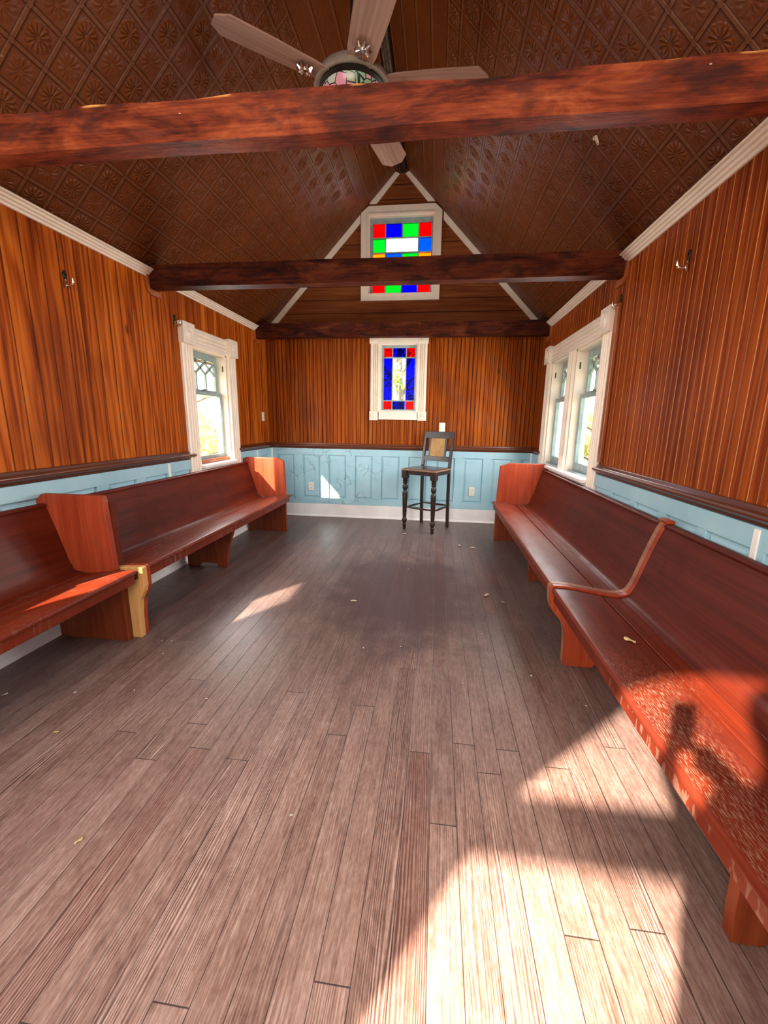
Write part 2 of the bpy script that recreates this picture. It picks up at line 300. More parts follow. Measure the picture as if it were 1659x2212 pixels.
def mat_glass(name, col, wavy=.12, gl=.003):
    b = NT(name); b.xyz()
    tr = b.node('ShaderNodeBsdfTransparent'); go = b.node('ShaderNodeBsdfGlossy'); go.inputs['Roughness'].default_value = .2
    n = b.noise(b.obj, 30, 3, .6)
    c = b.mix(b.m('MULTIPLY', b.sm(n, .35, .75), wavy), col, tuple(min(1, q * 1.4 + .06) for q in col))
    b.put(tr.inputs[0], c); b.put(go.inputs['Normal'], b.bump(n, .25, .004))
    mx = b.node('ShaderNodeMixShader'); mx.inputs[0].default_value = gl
    b.t.links.new(tr.outputs[0], mx.inputs[1]); b.t.links.new(go.outputs[0], mx.inputs[2]); b.t.links.new(mx.outputs[0], b.out.inputs[0])
    return b.mat
GL = {k: mat_glass(k + ' glass', c, wv) for k, c, wv in [('clear', (.96, .98, .97), 0), ('red', (.80, .002, .012), .06), ('blue', (.003, .003, .55), .10),
      ('sky', (.01, .16, .72), .25), ('green', (.01, .48, .06), .25), ('amber', (.95, .33, .01), .15), ('opal', (.97, .97, .97), 0)]}

# ================================================================== mesh helpers
class MB:
    def __init__(s): s.v = []; s.f = []
    def add(s, vs, fs):
        o = len(s.v); s.v += [tuple(v) for v in vs]; s.f += [tuple(i + o for i in f) for f in fs]; return s
    def box(s, x0, x1, y0, y1, z0, z1):
        return s.add([(x0, y0, z0), (x1, y0, z0), (x1, y1, z0), (x0, y1, z0), (x0, y0, z1), (x1, y0, z1), (x1, y1, z1), (x0, y1, z1)],
                     [(0, 3, 2, 1), (4, 5, 6, 7), (0, 1, 5, 4), (1, 2, 6, 5), (2, 3, 7, 6), (3, 0, 4, 7)])
    def prism(s, pts, axis, a, b, flip=False):
        """polygon pts in the two other axes (in order x,y,z without axis), extruded along axis from a to b"""
        n = len(pts)
        def mk(p, t):
            q = list(p); q.insert(axis, t); return tuple(q)
        vs = [mk(p, a) for p in pts] + [mk(p, b) for p in pts]
        fs = [tuple(range(n - 1, -1, -1)), tuple(range(n, 2 * n))] + [(i, (i + 1) % n, (i + 1) % n + n, i + n) for i in range(n)]
        return s.add(vs, fs)
    def tube(s, pts, rad, n=10, cap=True):
        pts = [Vector(p) for p in pts]; rs = rad if isinstance(rad, (list, tuple)) else [rad] * len(pts)
        vs = []; up = None
        for i, p in enumerate(pts):
            t = (pts[min(i + 1, len(pts) - 1)] - pts[max(i - 1, 0)]).normalized()
            if up is None: up = Vector((0, 0, 1)) if abs(t.z) < .9 else Vector((1, 0, 0))
            a = t.cross(up).normalized(); b = a.cross(t).normalized(); up = b
            vs += [p + rs[i] * (math.cos(2 * PI * k / n) * a + math.sin(2 * PI * k / n) * b) for k in range(n)]
        fs = [(i * n + k, i * n + (k + 1) % n, (i + 1) * n + (k + 1) % n, (i + 1) * n + k) for i in range(len(pts) - 1) for k in range(n)]
        if cap: fs += [tuple(range(n - 1, -1, -1)), tuple(range((len(pts) - 1) * n, len(pts) * n))]
        return s.add(vs, fs)
    def lathe(s, prof, n=24, c=(0, 0, 0), axis=2):
        vs = []
        for r, h in prof:
            for k in range(n):
                q = [r * math.cos(2 * PI * k / n), r * math.sin(2 * PI * k / n)]; q.insert(axis, h)
                vs.append((q[0] + c[0], q[1] + c[1], q[2] + c[2]))
        m = len(prof)
        fs = [(i * n + k, i * n + (k + 1) % n, (i + 1) * n + (k + 1) % n, (i + 1) * n + k) for i in range(m - 1) for k in range(n)]
        fs += [tuple(range(n - 1, -1, -1)), tuple(range((m - 1) * n, m * n))]
        return s.add(vs, fs)
    def frame(s, axis, a0, a1, u0, u1, v0, v1, w):
        """rectangular frame; axis = thickness axis"""
        def bx(p, q, r, t):
            lo = [p, r]; hi = [q, t]; lo.insert(axis, a0); hi.insert(axis, a1)
            s.box(lo[0], hi[0], lo[1], hi[1], lo[2], hi[2])
        bx(u0, u1, v0, v0 + w); bx(u0, u1, v1 - w, v1); bx(u0, u0 + w, v0 + w, v1 - w); bx(u1 - w, u1, v0 + w, v1 - w)
        return s
    def build(s, name, mat, parent=None, bevel=0, smooth=None, kind=None, label=None, segs=2, rev=False):
        me = bpy.data.meshes.new(name); me.from_pydata(s.v, [], s.f)
        bm = bmesh.new(); bm.from_mesh(me); bmesh.ops.recalc_face_normals(bm, faces=bm.faces); bm.to_mesh(me); bm.free()
        me.materials.append(mat)
        o = bpy.data.objects.new(name, me); COL.objects.link(o)
        if parent: o.parent = parent; o.matrix_parent_inverse = Matrix.Identity(4)
        if smooth is not None:
            me.shade_smooth(); me.set_sharp_from_angle(angle=math.radians(smooth))
        if bevel:
            md = o.modifiers.new('bevel', 'BEVEL'); md.width = bevel; md.segments = segs; md.limit_method = 'ANGLE'; md.angle_limit = math.radians(40)
        if kind: o['kind'] = kind
        if label: o['label'] = label
        return o

def tag(o, label, cat, group=None):
    o['label'] = label; o['category'] = cat
    if group: o['group'] = group
    return o
def empty(name, loc=(0, 0, 0), rz=0):
    o = bpy.data.objects.new(name, None); COL.objects.link(o); o.location = loc; o.rotation_euler = (0, 0, rz); o.empty_display_size = .1
    return o
def struct(o): o['kind'] = 'structure'; return o

# ================================================================== shell
fl = MB().box(-.15, W + .15, YF - .15, D + .15, -.08, 0).build('floor', M['floor']); struct(fl)

def wall_with_holes(name, mat, axis, at, thick, u0, u1, v0, v1, holes, top=None):
    """axis 0: wall in the y-z plane at x=at..at+thick ; axis 1: x-z plane. holes = (u0,u1,v0,v1)"""
    us = sorted({u0, u1, *[h[0] for h in holes], *[h[1] for h in holes]}); vs = sorted({v0, v1, *[h[2] for h in holes], *[h[3] for h in holes]})
    m = MB()
    for i in range(len(us) - 1):
        for j in range(len(vs) - 1):
            cu, cv = (us[i] + us[i + 1]) / 2, (vs[j] + vs[j + 1]) / 2
            if any(h[0] < cu < h[1] and h[2] < cv < h[3] for h in holes): continue
            if axis == 0: m.box(at, at + thick, us[i], us[i + 1], vs[j], vs[j + 1])
            else: m.box(us[i], us[i + 1], at, at + thick, vs[j], vs[j + 1])
    return struct(m.build(name, mat))

TH = .15
L1 = (3.80, 4.46); L2 = (.60, 1.26)                       # left window openings (y)
R1 = (3.53, 4.20); R2 = (4.36, 5.02)                      # right pair
ZS, ZH = .86, 1.97
wl = wall_with_holes('wall_left', M['pine_left'], 0, -TH, TH, YF, D, 0, ZW + .02, [(*L1, ZS, ZH), (*L2, ZS, ZH)])
wr = wall_with_holes('wall_right', M['pine_right'], 0, W, TH, YF, D, 0, ZW + .02, [(*R1, ZS, ZH), (*R2, ZS, ZH)])
SG = (1.515, 1.985, 1.438, 2.272)                         # lower stained glass hole x0 x1 z0 z1
GG = (1.352, 2.140, 2.848, 3.716)                         # gable stained glass hole
wb = wall_with_holes('wall_back', M['pine_back'], 1, D, TH, -TH, W + TH, 0, 2.40, [SG])
def gable_wall(name, mat, y0, y1, zbase, hole):
    m = MB(); zc = lambda x: ZW + KS * (x if x < W / 2 else W - x) + .03
    def piece(xs, bot, top):
        pts = [(xs[0], bot(xs[0])), (xs[-1], bot(xs[-1]))] + [(x, top(x)) for x in reversed(xs)]
        m.prism(pts, 1, y0, y1)
    x0, x1, z0, z1 = hole
    piece([0, x0], lambda x: zbase, zc); piece([x1, W], lambda x: zbase, zc)
    piece([x0, x1], lambda x: zbase, lambda x: z0); piece([x0, W / 2, x1], lambda x: z1, zc)
    return m.build(name, mat)
gw = struct(gable_wall('wall_gable', M['pine_gable'], D, D + TH, 2.40, GG))

# front wall behind the camera: doorway with a round-headed top light over a transom bar
DX0, DX1, DZ0, DZ1 = 1.14, 2.36, 1.46, 1.571
m = MB()
m.box(-TH, DX0, YF - .1, YF, 0, DZ1); m.box(DX1, W + TH, YF - .1, YF, 0, DZ1); m.box(DX0, DX1, YF - .1, YF, DZ0, DZ1)
zc = lambda x: ZW + KS * (x if x < W / 2 else W - x) + .03
m.prism([(-TH, DZ1), (DX0, DZ1), (DX0, zc(DX0)), (0, zc(0)), (-TH, zc(0))], 1, YF - .1, YF)
m.prism([(DX1, DZ1), (W + TH, DZ1), (W + TH, zc(0)), (W, zc(W)), (DX1, zc(DX1))], 1, YF - .1, YF)
HEAD = [(1.14, 1.571), (1.28, 1.80), (1.42, 2.02), (1.48, 2.08), (1.60, 2.165), (1.75, 2.20)]
HEAD += [(W - x, z) for x, z in reversed(HEAD[:-1])]
for p0, p1 in zip(HEAD, HEAD[1:]): m.prism([p0, p1, (p1[0], zc(p1[0])), (p0[0], zc(p0[0]))], 1, YF - .1, YF)
struct(m.build('wall_front', M['pine_back']))

# ceiling: two tin slopes with overhanging eaves
EX = .484
def slope(sgn):
    m = MB()
    def X(d): return d if sgn > 0 else W - d
    zt = lambda d: ZW + KS * d
    pts = [(X(-EX), zt(-EX)), (X(W / 2), zt(W / 2)), (X(W / 2), zt(W / 2) + .26), (X(-EX), zt(-EX) + .26)]
    m.prism(pts, 1, YF - .5, D + .5); return m
cm = slope(1); c2 = slope(-1); cm.add(c2.v, c2.f)
struct(cm.build('ceiling', M['tin']))
rg = MB(); 
for dx, w_, z_ in ((0, .075, ZR - .085), (-.024, .020, ZR - .094), (.024, .020, ZR - .094), (0, .014, ZR - .096)):
    rg.box(W / 2 + dx - w_ / 2, W / 2 + dx + w_ / 2, YF, D - .001, z_, ZR - .03)
struct(rg.build('trim_1', M['ridge'], bevel=.004))

# ------------------------------------------------------------------ wainscot, rails, baseboards
def wainscot(name, axis, at, sgn, u0, u1, panels, parent, skip=()):
    """boards standing proud of the wall by t toward sgn with sunk raised-field panels"""
    t0, t1 = (at, at + sgn * .022)
    lo, hi = min(t0, t1), max(t0, t1)
    m = MB()
    def bx(a, b, c, d, l=lo, h=hi):
        if b - a < 1e-4: return
        if axis == 0: m.box(l, h, a, b, c, d)
        else: m.box(a, b, l, h, c, d)
    runs = []; cur = u0
    for s0, s1 in sorted(skip): runs.append((cur, s0)); cur = s1
    runs.append((cur, u1))
    for a, b in runs:
        ps = [(max(p, a), min(q, b)) for p, q in sorted(panels) if q > a + .05 and p < b - .05]
        bx(a, b, .18, .262); bx(a, b, .852, .94)
        c = a
        for p, q in ps: bx(c, p, .262, .852); c = q
        bx(c, b, .262, .852)
        for p, q in ps:
            e = .034; z0, z1 = .262, .852
            f0 = at + sgn * .004; f1 = at + sgn * .017
            def pt(t, u, z): return (t, u, z) if axis == 0 else (u, t, z)
            i0 = .010; o = [pt(f0, p + i0, z0 + i0), pt(f0, q - i0, z0 + i0), pt(f0, q - i0, z1 - i0), pt(f0, p + i0, z1 - i0),
                 pt(f1, p + e, z0 + e), pt(f1, q - e, z0 + e), pt(f1, q - e, z1 - e), pt(f1, p + e, z1 - e)]
            m.add(o, [(0, 1, 5, 4), (1, 2, 6, 5), (2, 3, 7, 6), (3, 0, 4, 7), (4, 5, 6, 7)])
            bx(p, q, z0, z1, min(at, f0), max(at, f0))
    return m.build(name, M['blue'], parent, bevel=.003, segs=1)
LP = [(3.376 - .378 * k, 3.653 - .378 * k) for k in range(12)] + [(4.68, 4.95), (5.12, 5.40)]
RP = [(3.077 - .345 * k, 3.353 - .345 * k) for k in range(12)]
BP = [(.097 + .362 * k, .340 + .362 * k) for k in range(10)]
wainscot('wainscot', 0, 0, 1, YF, D, [p for p in LP if p[0] > YF], wl, [(3.62, 4.64), (.42, 1.44)])
wainscot('wainscot', 0, W, -1, YF, D, [p for p in RP if p[0] > YF], wr, [(3.35, 5.20)])
wainscot('wainscot', 1, D, -1, 0, W, BP, wb)

def run_profile(name, prof, axis, at, sgn, segs, mat):
    """prof = (depth from wall, z) points, extruded along y (axis 0) or x (axis 1)"""
    m = MB()
    for a, b in segs:
        m.prism([(at + sgn * d, z) for d, z in prof], 1 if axis == 0 else 0, a, b) if axis == 0 else m.prism([(at + sgn * d, z) for d, z in prof], 0, a, b)
    return struct(m.build(name, mat, bevel=.002, segs=1))
RAILP = [(0, .942), (.014, .942), (.018, .955), (.030, .961), (.041, .971), (.044, .982), (.038, .990), (.017, .994), (.013, 1.006), (.010, 1.014), (0, 1.016)]
run_profile('trim_2', RAILP, 0, 0, 1, [(YF, .42), (1.44, 3.70), (4.60, D)], M['rail'])
run_profile('trim_3', RAILP, 0, W, -1, [(YF, 3.375), (5.15, D)], M['rail'])
run_profile('trim_4', RAILP, 1, D, -1, [(.0, W)], M['rail_back'])
BASEP = [(0, 0), (.034, 0), (.032, .016), (.022, .028), (.020, .175), (.012, .19), (0, .19)]
run_profile('baseboard_left', BASEP, 0, 0, 1, [(YF, D)], M['white_cool'])
run_profile('baseboard_right', BASEP, 0, W, -1, [(YF, D)], M['white_cool'])
run_profile('baseboard_back', BASEP, 1, D, -1, [(0, W)], M['white_cool'])
CRP = [(0, 2.372), (.014, 2.372), (.018, 2.384), (.030, 2.388), (.034, 2.398), (.046, 2.402), (.050, 2.412), (.064, 2.416), (.068, 2.424), (.060, 2.430), (0, 2.436)]
run_profile('trim_5', CRP, 0, 0, 1, [(YF, 3.275), (3.40, 5.215)], M['white'])
run_profile('trim_6', CRP, 0, W, -1, [(YF, 3.275), (3.40, 5.215)], M['white'])
# white vertical cover strips on the wainscot, orange filler strip beside the right window
def strip(name, b, mat): return struct(MB().box(*b).build(name, mat, bevel=.003))
strip('trim_7', (0, .028, 3.285, 3.315, .19, .932), M['white_cool']); strip('trim_8', (0, .028, 5.075, 5.105, .19, .932), M['white_cool'])
strip('trim_9', (W - .028, W, 1.665, 1.695, .19, .932), M['white_cool'])
strip('trim_10', (0, .040, D - .040, D, .19, .940), M['white_cool']); strip('trim_11', (W - .040, W, D - .040, D, .19, .940), M['white_cool'])
strip('trim_12', (W - .022, W, 3.305, 3.357, 1.034, 2.135), M['strip_wood'])
# gable rakes, clipped by the gable window casing
def rake(sgn):
    m = MB(); wv = .085
    X = (lambda d: d) if sgn > 0 else (lambda d: W - d)
    for d0, d1 in ((.05, 1.255), (1.36, 1.66)):
        za, zb = ZW + KS * d0, ZW + KS * d1
        if d1 > 1.5: p = [(X(d0), za), (X(d0 + wv), za), (X(d1 + .055), zb - .01), (X(d1 + .01), zb + .012)]
        else: p = [(X(d0), za), (X(d0 + wv), za), (X(d1), zb - KS * wv), (X(d1), zb)]
        m.prism(p, 1, D - .022, D)
    return m
rm = rake(1); r2 = rake(-1)
struct(rm.build('trim_13', M['white'], bevel=.002)); struct(r2.build('trim_14', M['white'], bevel=.002))

# ------------------------------------------------------------------ tie beams
def beam(y0, y1, z0, z1, mat, wob, seedv):
    m = MB(); N = 70; ring = []
    pts = [(y0, z0), (y1, z0), (y1, z1), (y0, z1)]
    sub = []
    for k in range(4):
        p, q = pts[k], pts[(k + 1) % 4]
        for t in (0, .33, .66): sub.append((p[0] + (q[0] - p[0]) * t, p[1] + (q[1] - p[1]) * t, k, t))
    n = len(sub); vs = []
    for i in range(N + 1):
        x = .004 + (W - .008) * i / N
        for (y, z, k, t) in sub:
            nv = mnoise.noise_vector(Vector((x * 1.6 + seedv, y * 9, z * 9))) * wob
            nf = mnoise.noise_vector(Vector((x * 9 + seedv, y * 30, z * 30))) * wob * .35
            dz = nv.z + nf.z; dy = nv.y + nf.y
            if z >= z1 - 1e-6 and wob > .004: dz += -.014 * max(0, mnoise.noise(Vector((x * 2.3 + 1.7, seedv, 0)))) * 2
            vs.append((x, y + dy, z + dz))
    fs = [(i * n + k, i * n + (k + 1) % n, (i + 1) * n + (k + 1) % n, (i + 1) * n + k) for i in range(N) for k in range(n)]
    fs += [tuple(range(n - 1, -1, -1)), tuple(range(N * n, (N + 1) * n))]
    m.add(vs, fs); o = m.build('tie_beam', mat, smooth=50)
    return o
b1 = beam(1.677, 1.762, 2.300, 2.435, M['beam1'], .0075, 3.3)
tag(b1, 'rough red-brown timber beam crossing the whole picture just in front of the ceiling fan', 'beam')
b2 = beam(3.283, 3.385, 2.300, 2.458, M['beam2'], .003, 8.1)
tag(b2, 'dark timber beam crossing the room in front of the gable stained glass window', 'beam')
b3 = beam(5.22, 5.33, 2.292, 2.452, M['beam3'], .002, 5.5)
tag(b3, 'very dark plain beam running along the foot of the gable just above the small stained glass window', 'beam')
def brackets(bo, y0, y1, z0):
    for sgn in (1, -1):
        X = (lambda d: d) if sgn > 0 else (lambda d: W - d)
        m = MB()
        xa, xb = sorted((X(0), X(.022)))
        m.box(xa, xb, y0 - .035, y0 - .004, z0 - .02, z0 + .085)
        m.prism([(y0 - .035, z0 - .02), (y0 + .01, z0 - .052), (y1 + .02, z0 - .052), (y1 + .02, z0 - .012), (y0 - .004, z0 - .006)], 0, xa, xb)
        m.build('wall_bracket', M['strip_wood'], bo, bevel=.003, label='brown moulded strip under the beam end')
brackets(b2, 3.283, 3.385, 2.30); brackets(b3, 5.22, 5.33, 2.29)

# ------------------------------------------------------------------ windows
def rosette_block(m, axis, at, sgn, u0, u1, z0, z1, t=.055):
    a, b = sorted((at, at + sgn * t))
    if axis == 0: m.box(a, b, u0, u1, z0, z1)
    else: m.box(u0, u1, a, b, z0, z1)
    cu, cz = (u0 + u1) / 2, (z0 + z1) / 2; R_ = min(u1 - u0, z1 - z0) * .34
    prof = [(R_, 0), (R_, .004), (R_ * .8, .011), (R_ * .62, .004), (R_ * .5, .004), (R_ * .3, .012), (.001, .014)]
    base = at + sgn * t
    if axis == 0: m.lathe([(r, sgn * h) for r, h in prof], 20, (base, cu, cz), axis=0)
    else: m.lathe([(r, sgn * h) for r, h in prof], 20, (cu, base, cz), axis=1)
def fluted(m, axis, at, sgn, u0, u1, z0, z1, vert=True, t=.030):
    """fluted casing board"""
    n = 3; span = (u1 - u0) if vert else (z1 - z0)
    prof = [(0, 0), (0, t * .8), (.012, t)]
    e = .026; fw = (span - 2 * e) / n
    for k in range(n):
        s0 = e + fw * k
        prof += [(s0 + fw * .12, t), (s0 + fw * .3, t - .015), (s0 + fw * .7, t - .015), (s0 + fw * .88, t)]
    prof += [(span - .012, t), (span, t * .8), (span, 0)]
    if vert:
        pts = [(u0 + s_, at + sgn * d) for s_, d in prof]
        if axis == 0: m.prism([(q, p) for p, q in pts], 2, z0, z1)
        else: m.prism(pts, 2, z0, z1)
    else:
        pts = [(at + sgn * d, z0 + s_) for s_, d in prof]
        if axis == 0: m.prism(pts, 1, u0, u1)
        else: m.prism(pts, 0, u0, u1)

def hung_sash(root, at, sgn, y0, y1):
    """double hung sash in a side wall; at = wall face, sgn = direction into the room"""
    def X(d): return at - sgn * d                      # d metres outward from wall face
    def bx(m, d0, d1, a, b, c, e):
        lo, hi = sorted((X(d0), X(d1))); m.box(lo, hi, a, b, c, e)
    j = MB()                                           # jamb lining
    bx(j, 0, TH, y0 - .001, y0 + .020, ZS, ZH); bx(j, 0, TH, y1 - .020, y1 + .001, ZS, ZH); bx(j, 0, TH, y0, y1, ZH - .020, ZH + .001)
    j.build('jamb', M['white'], root, bevel=.002)
    a, b = y0 + .020, y1 - .020; zm = 1.575
    # lower sash (inner track)
    m = MB(); d0, d1 = .060, .095; s = .046
    zl, zg = (.908, .945) if sgn > 0 else (.885, .955)
    bx(m, d0, d1, a, a + s, zl, zm); bx(m, d0, d1, b - s, b, zl, zm); bx(m, d0, d1, a + s, b - s, zl, zg); bx(m, d0, d1, a + s, b - s, zm - .034, zm)
    o = m.build('lower_sash', M['sash'], root, bevel=.003)
    g = MB(); bx(g, .075, .079, a + s, b - s, zg, zm - .034); g.build('pane', GL['clear'], o)
    lk = MB(); cy = (a + b) / 2; bx(lk, d0 - .002, d1 + .02, cy - .03, cy + .03, zm, zm + .012); bx(lk, d0 + .006, d0 + .018, cy - .045, cy + .02, zm + .012, zm + .026)
    lk.build('sash_lock', M['sash_dark'], o, bevel=.002)
    # upper sash (outer track) with lancet tracery
    m = MB(); d0, d1 = .098, .130; z0 = zm - .012; z1 = ZH - .02
    bx(m, d0, d1, a, a + s, z0, z1); bx(m, d0, d1, b - s, b, z0, z1); bx(m, d0, d1, a + s, b - s, z1 - .062, z1); bx(m, d0, d1, a + s, b - s, z0, z0 + .034)
    o = m.build('upper_sash', M['sash'], root, bevel=.003)
    g = MB(); bx(g, .112, .116, a + s, b - s, z0 + .034, z1 - .062); g.build('pane', GL['clear'], o)
    t = MB(); A, B = a + s, b - s; w3 = (B - A) / 3; zt = z1 - .062; zb = z0 + .034; h1 = zb + .155; dd = (zt - h1) / 2.35; bw = .011
    for k in (1, 2): bx(t, .104, .124, A + w3 * k - bw, A + w3 * k + bw, zb, h1 + .01)
    def diag(ya, za, yb, zb_):
        dy, dz = yb - ya, zb_ - za; l = math.hypot(dy, dz); nx, nz = -dz / l * bw * .8, dy / l * bw * .8
        lo, hi = sorted((X(.105), X(.123)))
        t.prism([(ya + nx, za + nz), (yb + nx, zb_ + nz), (yb - nx, zb_ - nz), (ya - nx, za - nz)], 0, lo, hi)
    for k in range(4):
        yc = A + w3 * k
        for sg in (-1, 1):                             # climb diagonally, clipped to the glass
            ya, za = yc, h1; L = 2.35
            ye, ze = yc + sg * w3 / 2 * L, h1 + dd * L
            if ye > B: f = (B - ya) / (ye - ya); ye = B; ze = za + (ze - za) * f
            if ye < A: f = (A - ya) / (ye - ya); ye = A; ze = za + (ze - za) * f
            if abs(ye - ya) > .01: diag(ya, za, ye, ze)
    t.build('tracery', M['sash'], o, label='lancet and diamond glazing bars')
    # pull slot in jamb, timber sill under sash
    q = MB(); bx(q, .02, TH + .03, y0, y1, ZS - .03, zl + .002); q.build('sill_board', M['strip_wood'] if sgn > 0 else M['sash'], root, bevel=.003)
    for yy in ((y1 - .0215, y1 - .0195), (y0 + .0195, y0 + .0215)):
        q = MB(); bx(q, .028, .040, yy[0], yy[1], 1.80, 1.86); q.build('pull_slot', M['slot'], root)

def casing_side(root, at, sgn, y0, y1, openings):
    """casing round one or more openings in a side wall: y0,y1 outer"""
    m = MB(); cw = .165; zt0, zt1 = 1.965, 2.135; zb = .80
    ins = [openings[0][0], openings[-1][1]]
    fluted(m, 0, at, sgn, y0, ins[0], zb, zt0); fluted(m, 0, at, sgn, ins[1], y1, zb, zt0)
    fluted(m, 0, at, sgn, ins[0], ins[1], zt0, zt1 - .012, vert=False)
    for p, q in zip(openings, openings[1:]): fluted(m, 0, at, sgn, p[1], q[0], .87, zt0)
    rosette_block(m, 0, at, sgn, y0 - .008, ins[0] + .006, zt0 - .004, zt1 + .004); rosette_block(m, 0, at, sgn, ins[1] - .006, y1 + .008, zt0 - .004, zt1 + .004)
    m.build('casing', M['white'], root, bevel=.002, segs=1)
    s = MB(); a, b = sorted((at - sgn * .06, at + sgn * .065)); s.box(a, b, ins[0] + .001, ins[1] - .001, .842, .872)
    a, b = sorted((at, at + sgn * .022)); s.box(a, b, ins[0] + .001, ins[1] - .001, .76, .842)
    s.build('window_sill', M['white_cool'], root, bevel=.006)
w1 = struct(empty('window_1')); casing_side(w1, 0, 1, 3.630, 4.632, [L1]); hung_sash(w1, 0, 1, *L1)
w2 = struct(empty('window_2')); casing_side(w2, W, -1, 3.362, 5.190, [R1, R2]); hung_sash(w2, W, -1, *R1); hung_sash(w2, W, -1, *R2)
w5 = struct(empty('window_5')); casing_side(w5, 0, 1, .43, 1.43, [L2]); hung_sash(w5, 0, 1, *L2)

def stained(root, rect, cells, cell_rects, ysash=.045, sash_w=.036):
    x0, x1, z0, z1 = rect
    j = MB(); t = .014
    for bxx in ((x0, x0 + t, z0, z1), (x1 - t, x1, z0, z1), (x0 + t, x1 - t, z1 - t, z1), (x0 + t, x1 - t, z0, z0 + t)): j.box(bxx[0], bxx[1], D, D + .10, bxx[2], bxx[3])
    j.build('jamb', M['white'], root)
    a, b, c, d = x0 + t, x1 - t, z0 + t, z1 - t
    xs = sorted({a, b, *[r[0] for r in cell_rects], *[r[1] for r in cell_rects]}); zs = sorted({c, d, *[r[2] for r in cell_rects], *[r[3] for r in cell_rects]})
    m = MB()
    for i in range(len(xs) - 1):
        for k in range(len(zs) - 1):
            cx, cz = (xs[i] + xs[i + 1]) / 2, (zs[k] + zs[k + 1]) / 2
            if any(r[0] < cx < r[1] and r[2] < cz < r[3] for r in cell_rects): continue
            m.box(xs[i], xs[i + 1], D + ysash, D + ysash + .032, zs[k], zs[k + 1])
    fr = m.build('sash', M['sash'], root)
    for col, r in zip(cells, cell_rects):
        MB().box(r[0] - .003, r[1] + .003, D + ysash + .013, D + ysash + .019, r[2] - .003, r[3] + .003).build('pane', GL[col], fr, label=LAB[col])
LAB = dict(red='red glass pane', blue='deep blue glass pane', sky='light blue glass pane', green='green glass pane', amber='amber glass pane', opal='white glass pane', clear='clear glass pane')
w3 = struct(empty('window_3'))
X3 = [(1.553, 1.660), (1.671, 1.833), (1.844, 1.951)]; Z3 = [(1.468, 1.569), (1.583, 2.103), (2.117, 2.226)]
cells = []; rects = []
for zi, row in ((2, ('red', 'blue', 'red')), (1, ('blue', 'clear', 'blue')), (0, ('red', 'blue', 'red'))):
    for xi, c in enumerate(row): cells.append(c); rects.append((*X3[xi], *Z3[zi]))
stained(w3, SG, cells, rects)
m = MB()
fluted(m, 1, D, -1, 1.390, SG[0], 1.43, 2.276, t=.026); fluted(m, 1, D, -1, SG[1], 2.108, 1.43, 2.276, t=.026)
m.box(1.50, 2.0, D - .026, D, 2.272, 2.345); m.box(1.368, 2.122, D - .034, D, 2.345, 2.358)
m.box(1.50, 2.0, D - .026, D, 1.335, 1.438); m.box(1.50, 2.0, D - .038, D, 1.425, 1.440)
for u0, u1, z0, z1 in ((1.376, 1.500, 2.268, 2.348), (1.998, 2.120, 2.268, 2.348), (1.380, 1.490, 1.325, 1.438), (2.008, 2.120, 1.325, 1.438)): rosette_block(m, 1, D, -1, u0, u1, z0, z1, .034)
m.build('casing', M['white'], w3, bevel=.002, segs=1)
w4 = struct(empty('window_4'))
X4 = [(1.398, 1.546), (1.559, 1.750), (1.763, 1.947), (1.960, 2.108)]
Z4 = [(3.494, 3.645), (3.333, 3.482), (3.172, 3.320), (3.011, 3.160), (2.876, 2.990)]
cells = []; rects = []
for zi, row in enumerate((('red', 'blue', 'green', 'red'), ('green', 'opal', None, 'sky'), ('amber', 'sky', 'green', 'amber'), ('sky', 'opal', None, 'green'), ('red', 'green', 'blue', 'red'))):
    for xi, c in enumerate(row):
        if c is None: continue
        x1_ = X4[2][1] if c == 'opal' else X4[xi][1]
        cells.append(c); rects.append((X4[xi][0], x1_, *Z4[zi]))
stained(w4, GG, cells, rects, sash_w=.04)
m = MB()
zk = lambda x: ZW + KS * (x if x < W / 2 else W - x)
m.prism([(1.262, 2.772), (GG[0], 2.772), (GG[0], 3.80), (1.355, 3.81), (1.262, 3.735)], 1, D - .030, D)
m.prism([(2.228, 2.772), (GG[1], 2.772), (GG[1], 3.80), (2.145, 3.81), (2.228, 3.735)], 1, D - .030, D)
m.box(GG[0], GG[1], D - .030, D, 3.716, 3.808); m.box(GG[0], GG[1], D - .030, D, 2.772, 2.848)
m.build('casing', M['white'], w4, bevel=.002, segs=1)
m = MB().frame(1, D - .038, D, GG[0] - .012, GG[1] + .012, GG[2] - .012, GG[3] + .012, .014); m.build('bead', M['white'], w4)

# ================================================================== pews
# profile of seat and back: (u = distance from the side wall, z)
def smooth_pts(P, n=6):
    out = []
    for i in range(len(P) - 1):
        p0, p1, p2, p3 = P[max(i - 1, 0)], P[i], P[i + 1], P[min(i + 2, len(P) - 1)]
        for k in range(n):
            t = k / n
            out.append(tuple(.5 * ((2 * p1[c]) + (-p0[c] + p2[c]) * t + (2 * p0[c] - 5 * p1[c] + 4 * p2[c] - p3[c]) * t * t + (-p0[c] + 3 * p1[c] - 3 * p2[c] + p3[c]) * t ** 3) for c in (0, 1)))
    out.append(P[-1]); return out
SEAT_TOP = smooth_pts([(.590, .438), (.586, .449), (.570, .454), (.50, .4515), (.42, .440), (.34, .428)], 5)
SEAT_BACK = smooth_pts([(.332, .427), (.285, .421), (.245, .420)], 4)
BACK_FRONT = smooth_pts([(.245, .420), (.205, .432), (.180, .470), (.158, .54), (.124, .66), (.090, .765), (.072, .812)], 5)
def offset_down(P, t): return [(u, z - t) for u, z in reversed(P)]
def offset_back(P, t): return [(u - t, z - t * .25) for u, z in reversed(P)]

